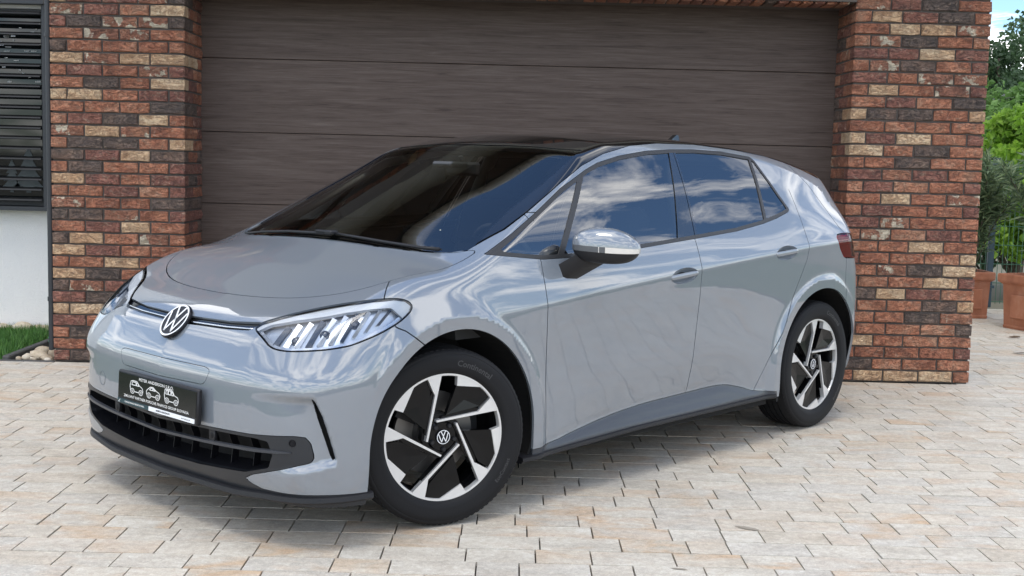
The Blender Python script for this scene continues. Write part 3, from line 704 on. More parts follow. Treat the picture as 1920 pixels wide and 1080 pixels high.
# roof with the black pillar bands
RF=[(-.165,1.052),(-.192,1.053),(-.385,1.134),(-.575,1.225),(-.777,1.322),(-.948,1.396),(-1.129,1.451),(-1.358,1.494),(-1.582,1.511),(-1.896,1.513),(-2.222,1.497),(-2.52,1.470),(-2.719,1.432),(-2.86,1.398),(-3.0,1.358),(-3.3,1.335),(-3.6,1.32),(-3.6,1.8),(-.1,1.8),(-.1,1.10)]
rf,body=cut(body,'xz',RF,.0012,lambda V,N:V[:,2]>1.0)
# side windows with their frame
DLO=[(-.215,1.043),(-.237,1.052),(-.388,1.119),(-.544,1.193),(-.759,1.300),(-.966,1.380),(-1.066,1.411),(-1.24,1.445),(-1.459,1.472),(-1.659,1.484),(-1.864,1.489),(-2.095,1.484),(-2.348,1.462),(-2.372,1.445),(-2.399,1.372),(-2.440,1.27),(-2.476,1.196),(-2.460,1.182),(-2.324,1.150),(-2.186,1.126),(-1.933,1.094),(-1.557,1.067),(-1.157,1.038),(-.79,1.016),(-.521,1.013),(-.348,1.030)]
dlo,body=cut(body,'xz',DLO,.0008,lambda V,N:(V[:,1]>.5)&(V[:,2]>.98))
# doors
ZDp=[(-.3,.243),(-.55,.244),(-.78,.283),(-1.14,.326),(-1.57,.338),(-1.86,.347),(-2.0,.318),(-2.1,.287),(-2.3,.262)]
zdl=lambda x:np.interp(x,[p[0] for p in ZDp[::-1]],[p[1] for p in ZDp[::-1]])
Fd=[(-.506,1.2),(-.506,1.026),(-.504,.945),(-.508,.827),(-.520,.551),(-.534,.30),(-.536,.2)]; Bd=[(-1.572,1.2),(-1.574,1.073),(-1.582,.93),(-1.584,.79),(-1.575,.56),(-1.567,.34),(-1.566,.2)]
Rd=[(-2.57,1.35),(-2.553,1.192),(-2.553,1.095),(-2.559,1.003),(-2.545,.94),(-2.491,.848),(-2.427,.738),(-2.336,.577),(-2.23,.43),(-2.153,.331),(-2.06,.2)]
side=lambda V,N:(V[:,1]>.6)&(V[:,2]<1.3)
SILLP=[tuple(p) for p in chaikin(ZDp,2,False)]+[(-2.33,.10),(-.25,.10)]
sill,body=cut(body,'xz',SILLP,.001,lambda V,N:(V[:,1]>.6)&(V[:,2]<.5))
sill,_=clip(sill,-(sill.V[:,2]-np.interp(-sill.V[:,0],[.38,1.15,2.3],[.198,.223,.233])))
fd,body=cut(body,'xz',Fd+Bd[::-1],GAP,side)
rd,body=cut(body,'xz',Bd+Rd[::-1],GAP,side)
# headlamp
HLp=[(.597,.449,.778),(.575,.464,.796),(.525,.516,.820),(.483,.566,.838),(.430,.636,.859),(.373,.706,.878),(.318,.791,.896),(.252,.832,.902),(.214,.854,.894),(.192,.865,.875),(.200,.866,.853),(.230,.867,.832),(.267,.867,.812),(.318,.862,.790),(.369,.854,.771),(.441,.823,.744),(.495,.80,.734),(.541,.769,.727),(.602,.665,.716),(.617,.607,.718),(.620,.57,.728),(.616,.54,.745)]
HL=D3(HLp)
hl,body=cut(body,'dz',chaikin(HL,1),.002,lambda V,N:(V[:,0]>.1)&(V[:,2]>.66)&(V[:,2]<.94))
# light bar between the lamps
LB=[(-.3,.780),(0,.780),(.3,.785),(.462,.796),(.455,.782),(.444,.769),(.3,.760),(0,.754),(-.3,.754)]
lb,body=cut(body,'yz',LB,.0015,lambda V,N:(V[:,0]>.5))
# nose and bumper against the wing
NB_=[(.19,.735,.960),(.244,.776,.932),(.290,.817,.900),(.30,.83,.86),(.27,.866,.80),(.235,.88,.785),(.197,.891,.760),(.154,.903,.722),(.10,.91,.66)]
nbp=D3(NB_); poly=np.vstack([[(-1.2,1.2)],[(-.9,1.0)],[(.385,.965)],nbp,[(.75,.1)],[(-1.2,.1)]])
bump,body=cut(body,'dz',poly,GAP,lambda V,N:(V[:,0]>.1)&(V[:,1]<.93))
# lower black part of the bumper
LOW=[(-.3,.396),(0,.396),(.30,.405),(.57,.414),(.735,.426),(.766,.423),(.780,.403),(.789,.352),(.781,.332),(.70,.304),(.56,.264),(.515,.243),(.55,.226),(.594,.214),(.706,.213),(.812,.216),(.870,.214),(.95,.21),(.95,.1),(-.3,.1)]
low,bump=cut(bump,'yz',LOW,.0012)
HOLE=[(-.3,.386),(0,.386),(.30,.395),(.58,.402),(.64,.397),(.66,.35),(.64,.300),(.52,.266),(.25,.247),(0,.244),(-.3,.244)]
hole,low=cut(low,'yz',HOLE,.0)
POD=[(.635,.398),(.70,.408),(.735,.408),(.752,.395),(.758,.36),(.745,.338),(.68,.316),(.632,.303)]
# narrow air slot in the bumper corner
SL=[(.137,.566),(.147,.562),(.177,.502),(.204,.418),(.223,.345),(.219,.335),(.206,.352),(.186,.415),(.157,.499)]
slot,bump=cut(bump,'dz',SL,.0,lambda V,N:(V[:,0]>.4)&(V[:,2]<.6))
# flush cover above the number plate, round towing cover
CV=[(-.3,.622),(.285,.622),(.313,.617),(.319,.606),(.300,.566),(.282,.556),(-.3,.548)]
cov,bump=cut(bump,'yz',CV,.0011,lambda V,N:V[:,0]>.6)
# tail: hatch, lamp, bumper
TLp=[(-2.862,.879,1.054),(-2.985,.868,1.062),(-3.12,.86,1.055),(-3.30,.78,1.035),(-3.36,.70,.99),(-3.36,.70,.93),(-3.20,.85,.915),(-3.04,.885,.922),(-2.960,.891,.926),(-2.93,.893,.95),(-2.893,.894,.990)]
tl=np.array(TLp); TL=tl[:,[0,2]]
tail,body=cut(body,'xz',chaikin(TL,1),.002,lambda V,N:(V[:,1]>.55)&(V[:,0]<-2.8))
HT=[(-2.60,1.50),(-2.700,1.440),(-2.722,1.418),(-2.821,1.319),(-2.892,1.202),(-2.95,1.098),(-3.0,1.05),(-3.20,1.0),(-3.25,.80),(-3.3,.70),(-3.7,.70),(-3.7,1.6),(-2.6,1.6)]
hatch,body=cut(body,'xz',HT,GAP)
RB=[(-2.985,.925),(-2.995,.80),(-3.01,.64),(-3.02,.1),(-3.8,.1),(-3.8,.93)]
rbump,body=cut(body,'xz',RB,GAP)
body,_=clip(body,np.where((body.V[:,0]<-.2)&(body.V[:,0]>-2.5),np.interp(-body.V[:,0],[.38,1.15,2.3],[.198,.223,.233])-body.V[:,2],-1.))
wing,quarter=clip(body,-(body.V[:,0]+1.5))
# fuel of the interior: a dark shell behind every painted panel
for m_ in (bn,rf,body,fd,rd,bump,cov,low,hatch,rbump,sill): pass
def shell(ms,d): 
    V=[];N=[];T=[];n=0
    for m_ in ms: V.append(m_.V-m_.N*d);N.append(m_.N);T.append(m_.T+n);n+=len(m_.V)
    return Sh(np.vstack(V),np.vstack(N),np.vstack(T))
part('inner_shell',both(shell([bn,body,fd,rd,bump,cov,hatch,rbump,sill,rf,tail,slot],.022)),DARK,car,0)

# ---- painted panels
part('bonnet',both(bn),PAINT,car); part('front_bumper',both(bump),PAINT,car); part('plate_cover',both(cov),PAINT,car,.006)
pair('front_wing',wing,PAINT,car); pair('rear_quarter_panel',quarter,PAINT,car)
part('tailgate',both(hatch),PAINT,car); part('rear_bumper',both(rbump),PAINT,car)
part('roof',both(rf),BLK,car,.008); pair('sill_panel',sill,SILLM,car,.01)
ws_o=part('windscreen',both(ws),G_WS,car,0,.003)
fr=psdf(PX['xy'](ws.V),WS); band=np.where(ws.V[:,0]<-.80,.05,.022); fb,_=clip(ws,-(fr+band)); part('screen_border',both(fb),BLK,ws_o,0,.006)
part('lower_bumper',both(low),mat('bumper_satin',(.016,.018,.022),.36,Specular_IOR_Level=.5),car,.02)
# doors with recessed handles
def handle_pocket(door,c,ax,tilt):
    V=door.V; ca,sa=math.cos(tilt),math.sin(tilt); dx,dz=V[:,0]-c[0],V[:,2]-c[1]; u=dx*ca+dz*sa; w_=-dx*sa+dz*ca
    s=(np.sqrt((u/ax[0])**2+(w_/ax[1])**2)-1)*ax[1]; pk,rest=clip(door,s)
    dx,dz=pk.V[:,0]-c[0],pk.V[:,2]-c[1]; u=dx*ca+dz*sa; w_=-dx*sa+dz*ca; r2=(u/ax[0])**2+(w_/ax[1])**2
    dep=.024*np.sqrt(np.clip(1-r2,0,1))+.0005; Vn=pk.V-np.array([0,1,0])*dep[:,None]
    g=np.zeros_like(Vn)
    me_n=np.cross(Vn[pk.T[:,1]]-Vn[pk.T[:,0]],Vn[pk.T[:,2]]-Vn[pk.T[:,0]])
    for j in range(3): np.add.at(g,pk.T[:,j],me_n)
    g/=np.maximum(np.linalg.norm(g,axis=1),1e-12)[:,None]
    return rest,Sh(Vn,g,pk.T)
def handle_bar(c,ax,tilt):
    """rounded bar crossing the pocket, flush with the door skin"""
    V=[];n=14; us=np.linspace(-ax[0]*.98,ax[0]*1.0,22); ca,sa=math.cos(tilt),math.sin(tilt)
    for u in us:
        k=1-abs(u/ax[0])**6*.25; hz=.0125*k
        x=c[0]+u*ca; z=c[1]+.001+u*sa; y0=float(S(np.array([x]),np.array([z]))[0])+.002
        for a in np.linspace(0,2*math.pi,n,endpoint=False): V.append((x-sa*hz*math.sin(a),y0-.006+.008*math.cos(a),z+ca*hz*math.sin(a)))
    Fc=[(i*n+k,i*n+(k+1)%n,(i+1)*n+(k+1)%n,(i+1)*n+k) for i in range(len(us)-1) for k in range(n)]+[tuple(range(n)),tuple((len(us)-1)*n+k for k in range(n))]
    return np.array(V),Fc
HS=((-1.447,.904),(-2.336,.977))
for nm,dm,c,tl_ in(('front_door',fd,HS[0],-.075),('rear_door',rd,HS[1],-.06)):
    rest,pk=handle_pocket(dm,c,(.104,.036),tl_); a,b_=pair(nm,rest,PAINT,car)
    Vh,Fh=handle_bar(c,(.104,.036),tl_)
    for o,sg in((a,1),(b_,-1)):
        part('handle_recess',pk if sg>0 else mir(pk),PAINT,o,0)
        q=MB(); q.add(Vh*[1,sg,1],Fh); q.build('door_handle',PAINT,o,smooth=True)
# ---- windows: black frame, panes, pillar covers
P1=[(-.952,1.385),(-.612,1.0),(-.655,1.0),(-.995,1.40)]
def strip(a,b_,w_): a=np.array(a);b_=np.array(b_);t=(b_-a)/np.linalg.norm(b_-a);n_=np.array([-t[1],t[0]])*w_/2;return [tuple(a-n_),tuple(b_-n_),tuple(b_+n_),tuple(a+n_)]
rim,inn=clip(dlo,-(psdf(PX['xz'](dlo.V),DLO)+.0165))
bar1,inn=cut(inn,'xz',strip((-.985,1.43),(-.600,.99),.026),.0)
bp1,inn=cut(inn,'xz',[(-1.668,1.52),(-1.708,1.52),(-1.582,1.0),(-1.425,1.0),(-1.445,1.07)],.0)
bar2,inn=cut(inn,'xz',strip((-2.352,1.50),(-2.198,1.08),.020),.0)
tri_f,inn=clip(inn,np.interp(inn.V[:,2],[.99,1.43],[-.600,-.985])-inn.V[:,0])
gl_f,inn=clip(inn,-1.57-inn.V[:,0]+np.interp(inn.V[:,2],[1.0,1.5],[0.08,-.10]))
gl_r,tri_r=clip(inn,np.interp(inn.V[:,2],[1.08,1.50],[-2.198,-2.352])-inn.V[:,0])
sB=-(bp1.V[:,0]+np.interp(bp1.V[:,2],[1.05,1.5],[1.574,1.688])); bpa=clip(bp1,sB+.0022)[0]; bpb=clip(bp1,sB-.0022)[1]
FRM=mat('window_frame',(.022,.022,.023),.38)
pair('window_frame',rim,FRM,car,.008); pair('window_divider',bar1,FRM,car,.006); pair('window_divider',bar2,FRM,car,.006)
for m_ in(bpa,bpb): pair('pillar_cover',m_,mat('pillar_gloss',(.02,.022,.026),.06,Coat_Weight=1.,Coat_Roughness=.01,Coat_IOR=1.7),car,0)
pair('quarter_window',tri_f,G_SIDE,car,0,.003); pair('front_side_window',gl_f,G_SIDE,car,0,.004); pair('rear_side_window',gl_r,G_SIDE,car,0,.004); pair('rear_quarter_window',tri_r,G_SIDE,car,0,.003)

# ---- headlamps
for sg in(1,-1):
    f_=(lambda m_:m_) if sg>0 else mir
    s=psdf(PX['dz'](hl.V),HL); lo=part('headlamp',f_(hl),G_LAMP,car,0,.001); lo['label']='clear headlamp beside the grille, on the %s of the car'%('near side' if sg>0 else 'far side')
    rimm,inner=clip(hl,-(s+.0048)); part('lamp_seal',f_(rimm),BLK,lo,.03,.002)
    part('lamp_housing',f_(inner),mat('lamp_reflector',(.55,.60,.68),.30,.55),lo,.03,.030)
    # bright upper blade (daytime light) and outer tip
    UK=[-.105,-.042,.06,.158,.236,.335,.41,.455,.476]; ZK=[.778,.812,.838,.859,.878,.896,.902,.894,.875]
    ui=PX['dz'](inner.V)[:,0]; dl,rest=clip(inner,(np.interp(ui,UK,ZK)-inner.V[:,2])-np.interp(ui,[-.1,.1,.3,.40,.44,.48],[.014,.020,.025,.030,.06,.09]))
    LW=mat('lamp_white',(.70,.72,.74),.30)
    part('daytime_light',f_(dl),LW,lo,.012,.006)
    ui=PX['dz'](rest.V)[:,0]; ft,_=clip(rest,-(psdf(PX['dz'](rest.V),HL)+.016)); ft,_=clip(ft,ft.V[:,2]-np.interp(PX['dz'](ft.V)[:,0],[-.1,.2,.45],[.775,.80,.87])); part('lower_light_guide',f_(ft),mat('lamp_clear_silver',(.62,.65,.70),.18,.6),lo,.010,.014)
    def lamp_pt(uu,zz_):
        t=np.linspace(.25,.80,441); a0=np.stack([(-uu/.70711/2+t),(uu/.70711/2+t),np.full(441,zz_)],1); f0=F(*a0.T); return a0[max(np.argmax(f0>0)-1,0)]
    for i,uu in enumerate(np.linspace(.005,.385,10)):
        q=MB(); zt=float(np.interp(uu+.03,UK,ZK))-.030; zb_=float(np.interp(uu-.02,[-.05,.0,.1,.2,.3,.40],[.735,.722,.727,.742,.772,.82]))+.010
        pts=np.array([lamp_pt(uu+du,zz_) for du,zz_ in((-.030,zb_),(-.016,zb_),(.030,zt),(.016,zt))]); nn=nrm(pts); a_=pts-nn*.030; c_=pts-nn*.010
        c_[1]-=nn[1]*.010; c_[2]-=nn[2]*.010
        q.add(np.vstack([a_,c_])*[1,sg,1],[(0,1,2,3),(4,5,6,7),(0,1,5,4),(1,2,6,5),(2,3,7,6),(3,0,4,7)])
        q.build('lamp_fin',mat('lamp_fin_bright',(.80,.82,.85),.25,.5) if i%3 else mat('lamp_fin_smoke',(.05,.07,.11),.12),lo)
    for uu,zz_ in((.055,.765),(.165,.792),(.275,.826)):
        q=MB(); p=lamp_pt(uu,zz_); n_=nrm(p[None])[0]
        Mx=Vector(n_*[1,sg,1]).to_track_quat('Z','Y').to_matrix().to_4x4(); Mx.translation=Vector((p-n_*.030)*[1,sg,1])
        q.lathe([(.0001,.016),(.008,.015),(.014,.011),(.017,.004),(.019,.004),(.019,-.01)],20,M=Mx)
        q.build('lamp_lens',mat('lens_dark',(.05,.06,.09),.03,Coat_Weight=1.),lo,smooth=True)
    tlo=part('tail_lamp',f_(tail),G_RED,car,.0,.0); part('tail_lamp_housing',f_(tail),mat('tail_red',(.55,.02,.025),.25,.3),tlo,0,.016)
# light bar
lbo=part('light_bar',both(lb),BLK,car,.01,.012)
q=MB(); ysb=np.linspace(-.445,.445,61)
zb2=lambda y:np.interp(abs(y),[0,.3,.455],[.7675,.773,.782])
pts=[]
for y in ysb:
    z=float(zb2(y)); x=float(Fr(np.array([abs(y)]),np.array([z]))[0]); p=project(np.array([[x,abs(y),z]]))[0]; p[1]=math.copysign(p[1],y) if y else 0; n_=nrm(p[None])[0]; pts.append(p-n_*.007)
q.tube(pts,.0038,8); q.build('bright_line',WHT if False else CHR,lbo,smooth=True)

# ---- lower grille
gi=part('grille_back',both(hole),DARK,car,0,.11)
q=MB(); E=boundary(both(hole)); hb=both(hole)
E=E[~((np.abs(hb.V[E[:,0],1])<1e-4)&(np.abs(hb.V[E[:,1],1])<1e-4))]
a,b_=hb.V[E[:,0]],hb.V[E[:,1]]; na,nb_=hb.N[E[:,0]],hb.N[E[:,1]]; VV_=np.vstack([a,b_,b_-nb_*.115,a-na*.115]); k=len(E)
q.add(VV_,[(i,i+k,i+2*k,i+3*k) for i in range(k)]); q.build('grille_duct',SATIN,car,fix=False)
def front_pts(y,z,d=0.):
    """points on the front of the body (vectorised), with normals"""
    y=np.asarray(y,float); z=np.broadcast_to(np.asarray(z,float),y.shape); P=project(np.stack([Fr(np.abs(y),z),np.abs(y),z],1),3); N=nrm(P); P=P-N*np.broadcast_to(np.asarray(d,float),y.shape)[:,None]
    sg=np.where(y<0,-1.,1.); P[:,1]*=sg; N[:,1]*=sg; return P,N
def front_pt(y,z,d=0.): return front_pts([y],[z],d)[0][0]
q=MB(); ys_=np.linspace(-.735,.735,81); zz_=np.interp(np.abs(ys_),[0,.3,.57,.76],[.338,.346,.357,.367]); t=1-np.maximum(0,(np.abs(ys_)-.66)/.075)*.7
V=np.stack([front_pts(ys_,zz_+dz*t,dp)[0] for dz,dp in((-.0085,.006),(.0085,.006),(.006,-.006),(-.004,-.006))],1).reshape(-1,3)
q.add(V,[(i*4+k,i*4+(k+1)%4,(i+1)*4+(k+1)%4,(i+1)*4+k) for i in range(80) for k in range(4)]+[(0,1,2,3),(320,321,322,323)])
q.build('grille_bar',mat('bar_satin',(.040,.043,.050),.30),car,angle=40)
for y in (-.50,-.375,-.25,-.125,0.,.125,.25,.375,.50):
    q=MB(); zf=np.linspace(.250,.394,8); pts=list(front_pts(np.full(8,y),zf,.075-.02*np.abs(zf-.32)/.06)[0])
    V=[];n=len(pts)
    for p in pts: V+=[p+[0,-.0015,0],p+[0,.0015,0],p+[-.03,.0015,0],p+[-.03,-.0015,0]]
    q.add(V,[(i*4+k,i*4+(k+1)%4,(i+1)*4+(k+1)%4,(i+1)*4+k) for i in range(n-1) for k in range(4)]); q.build('grille_fin',SATIN,car)
def oriented(p,n_,up=(0,0,1)):
    n_=Vector(n_).normalized(); u_=Vector(up); u_=(u_-n_*u_.dot(n_)).normalized(); x_=u_.cross(n_); Mx=Matrix((x_,u_,n_)).transposed().to_4x4(); Mx.translation=Vector(p); return Mx
def fnorm(y,z): return front_pts([y],[z])[1][0]
for y,z in((-.345,.372),(.345,.375)):
    so=None; Mx=oriented(front_pt(y,z,.004),fnorm(y,z)); q=MB(); q.box((0,0,-.004),(.036,.046,.014),M=Mx,bev=.003); so=q.build('sensor_bracket',PLAS,car,angle=40)
    q=MB(); q.lathe([(.0001,.0045),(.009,.0045),(.0115,.0035),(.0125,.001)],24,M=Mx); q.build('parking_sensor',SATIN,so,smooth=True,angle=40)
for y,z in((-.738,.40),(.738,.40)):
    Mx=oriented(front_pt(y,z,.0),fnorm(y,z)); q=MB(); q.lathe([(.0001,.001),(.0095,.001),(.0105,.003),(.0125,.003),(.0135,.0)],24,M=Mx); q.build('parking_sensor',SATIN,car,smooth=True,angle=40)
# front splitter lip under the bumper
q=MB(); ys_=np.linspace(-.893,.893,121); V=[]; PP,NN=front_pts(ys_,np.full(121,.208))
for y,p,n_ in zip(ys_,PP,NN):
    z0=float(np.interp(abs(y),[0,.45,.6,.75,.9],[.163,.167,.178,.182,.190])); n_=n_*[1,1,0]; n_/=np.linalg.norm(n_)
    for dz,o in((.026,-.004),(.020,.007),(.004,.010),(-.004,.0),(-.002,-.03),(.026,-.03)): V.append(np.array([p[0],p[1],z0+dz])+n_*o)
q.add(V,[(i*6+k,i*6+(k+1)%6,(i+1)*6+(k+1)%6,(i+1)*6+k) for i in range(120) for k in range(6)]+[tuple(range(6)),tuple(720+k for k in range(6))]); q.build('front_splitter',PLAS,car,angle=35)
# sill lips
for sg in(1,-1):
    q=MB(); V=[]; xs_=np.linspace(-.385,-2.29,61)
    for x in xs_:
        z=float(np.interp(-x,[.38,1.15,2.3],[.205,.230,.240])); y=float(S(np.array([x]),np.array([z+.02]))[0]); e=.016*min(1,min(-x-.36,2.32+x)*12)
        for dz,o in((.014,-.006),(.009,.004+e*.5),(-.004,.004+e*.6),(-.014,-.004),(-.014,-.06),(.014,-.06)): V.append((x,sg*(y+o),z+dz))
    q.add(V,[(i*6+k,i*6+(k+1)%6,(i+1)*6+(k+1)%6,(i+1)*6+k) for i in range(60) for k in range(6)]+[tuple(range(6)),tuple(360+k for k in range(6))]); q.build('sill_lip',PLAS,car,angle=35)

# wheel housings
for xm,r0 in((WR[0]-.02,AR),(WR[1]+.02,AR)):
    for sg in(1,-1):
        q=MB(); an=np.linspace(-.34,math.pi+.34,40); V=[]
        for a in an:
            for yy,rr_ in((.893,.001),(.885,.020),(.55,.020)):
                X_,Z_=xm+(r0+rr_)*math.cos(a),WZ+(r0+rr_)*math.sin(a); cap_=float(S(np.array([X_]),np.array([Z_]))[0]); e_=float(F(np.array([X_]),np.array([min(yy,cap_)-.0]),np.array([Z_]))[0]); V.append((X_,sg*(min(yy,cap_-.012-max(0,e_)) if yy>.6 else yy),Z_))
        q.add(V,[(i*3+k,i*3+k+1,(i+1)*3+k+1,(i+1)*3+k) for i in range(39) for k in range(2)])
        q.add([(xm+(r0+.02)*math.cos(a),sg*.55,WZ+(r0+.02)*math.sin(a)) for a in an],[tuple(range(40))]); q.build('wheel_housing',DARK,car,fix=False)
q=MB(); q.box((-1.37,0,.205),(3.7,1.05,.05)); q.box((-1.385,0,.215),(1.80,1.70,.05)); q.build('underbody',DARK,car)

# ---- badge
def emblem_shapes(r):
    """2D strokes of the round emblem, radius r: ring and the two letters"""
    ring=[]; n=48
    Vr=[(r*math.cos(2*math.pi*k/n)*q_,r*math.sin(2*math.pi*k/n)*q_) for q_ in(1.,.90) for k in range(n)]; Fr_=[(k,(k+1)%n,n+(k+1)%n,n+k) for k in range(n)]
    i=r*.80
    v=[(-.40*i,.98*i),(0,.16*i),(.40*i,.98*i)]; w_=[(-.90*i,.58*i),(-.40*i,-.82*i),(-.02*i,.02*i),(.02*i,.02*i),(.40*i,-.82*i),(.90*i,.58*i)]
    Vs,Fs=strokes([v,w_],r*.125)
    return (np.array(Vr),Fr_),(Vs,Fs)
def emblem(parent,Mx,r,name='emblem'):
    q=MB(); q.lathe([(.0001,.0),(r*1.0,.0),(r*1.05,-.004),(r*1.06,-.012)],48,M=Mx); o=q.build(name,mat('emblem_black',(.008,.009,.012),.25,Specular_IOR_Level=.25),parent,angle=30)
    (Vr,Fr_),(Vs,Fs)=emblem_shapes(r); q=MB()
    q.add(np.c_[Vr,np.full(len(Vr),.0016)],Fr_,Mx); q.add(np.c_[Vs,np.full(len(Vs),.0019)],Fs,Mx); q.build('emblem_letters',WHT,o,fix=False); return o
Mx=oriented(front_pt(0,.757,-.010),fnorm(0,.757)); emblem(car,Mx,.0735)
# ---- number plate with its holder
pw,ph=.290,.0675; pc=front_pt(0,.476,-.022)+np.array([0,.026,0]); Mx=oriented(pc,(1,0,.05))
q=MB(); q.box((0,0,-.008),(2*pw,2*ph,.020),M=Mx,bev=.005); pl=q.build('plate_holder',PLAS,car,angle=40); pl['label']='black dealer plate with white car outlines'
q=MB(); q.box((0,.010,.0025),(2*pw-.018,2*ph-.036,.003),M=Mx,bev=.0008); q.build('number_plate',mat('plate_black',(.006,.006,.006),.18),pl)
def flat(V2,z,dx=0,dy=0,s=1.): return np.c_[np.asarray(V2)*s+[dx,dy],np.full(len(V2),z)]
PW=mat('plate_print',(.78,.77,.74),.5); q=MB()
for txt,sz,dx,dy,sx in(('PETER ANDERSON S.R.O.',.0165,0,.0475,.98),('ZMLUVNÝ PARTNER PORSCHE FINANCE GROUP SLOVAKIA',.0150,0,-.0285,.955)):
    V2,F2=text_mesh(txt,sz,sx=sx,off=.00015)
    wd_=V2[:,0].max()-V2[:,0].min(); lim=.25 if 'PETER' in txt else .47
    V2[:,0]*=lim/wd_ if wd_>lim or True else 1; q.add(flat(V2,.0046,dx,dy),F2,Mx)
def mini_car(kind):
    if kind=='suv': body_=[(-.9,-.35),(-.98,.1),(-.85,.62),(-.55,.72),(.05,.70),(.45,.30),(.85,.12),(.98,-.15),(.95,-.38)]; win_=[[(-.72,.25),(-.6,.58),(-.1,.58),(-.1,.25),(-.72,.25)],[(.0,.25),(.0,.58),(.12,.55),(.38,.25),(.0,.25)]]
    elif kind=='coupe': body_=[(-.95,-.35),(-1.,.0),(-.80,.22),(-.45,.50),(-.05,.55),(.4,.25),(.85,.08),(1.0,-.15),(.97,-.38)]; win_=[[(-.55,.2),(-.35,.42),(-.08,.44),(-.08,.2),(-.55,.2)],[(.0,.2),(.0,.44),(.3,.2),(.0,.2)]]
    else: body_=[(-.9,-.35),(-1.,.15),(-.9,.75),(-.2,.80),(.15,.72),(.4,.30),(.88,.15),(1.0,-.1),(.97,-.38)]; win_=[[(-.8,.25),(-.72,.64),(-.5,.66),(-.5,.25),(-.8,.25)],[(-.42,.25),(-.42,.66),(-.08,.66),(-.08,.25),(-.42,.25)],[(.0,.25),(.0,.64),(.12,.6),(.3,.25),(.0,.25)]]
    L=[body_,[(-.32,-.45),(.38,-.45)]]+win_
    for cx_ in(-.6,.66):
        for r_ in(.27,.10): L.append([(cx_+r_*math.cos(t),-.42+r_*math.sin(t)) for t in np.linspace(0,2*math.pi,17)])
    return L
for k_,dx in(('suv',-.142),('coupe',-.018),('off',.112)):
    V2,F2=strokes(mini_car(k_),.085); q.add(flat(V2*[1.38,1],.0046,dx,.012,.036),F2,Mx)
q.build('plate_lettering',PW,pl,fix=False)
q=MB(); q.box((-.168,-.0535,.0025),(.232,.017,.0022),M=Mx); q.build('plate_strip',mat('teal_print',(.012,.045,.055),.35),pl)
q=MB(); q.box((.112,-.0535,.0025),(.322,.017,.0022),M=Mx); q.build('plate_strip',mat('white_strip',(.80,.81,.82),.4),pl)
q=MB(); V2,F2=text_mesh('PORSCHE FINANCE GROUP SLOVAKIA',.0085,off=.0002); q.add(flat(V2,.0042,-.155,-.0535),F2,Mx); V2,F2=strokes([[(-.275,-.058),(-.266,-.050),(-.262,-.049)],[(-.276,-.0585),(-.266,-.0585)]],.002); q.add(flat(V2,.0042),F2,Mx); q.build('strip_lettering',PW,pl,fix=False)
q=MB(); V2,F2=text_mesh('MOBILITA BUDÚCNOSTI',.0088,off=.0003); q.add(flat(V2,.0042,.055,-.0535),F2,Mx); q.build('strip_lettering',mat('print_dark',(.03,.035,.045),.5),pl,fix=False); q=MB(); V2,F2=text_mesh('porschefinance.sk',.0085); q.add(flat(V2,.0042,.215,-.0535),F2,Mx); q.build('strip_lettering',mat('print_dark',(.03,.035,.045),.5),pl,fix=False)
# round towing cover
Mx=oriented(front_pt(-.479,.473,-.0006),fnorm(-.479,.473)); q=MB(); q.lathe([(.0275,.0),(.028,.0009),(.0292,.0)],36,M=Mx); q.build('towing_cover_seam',mat('paint_seam',(.10,.115,.13),.4),car,fix=False)
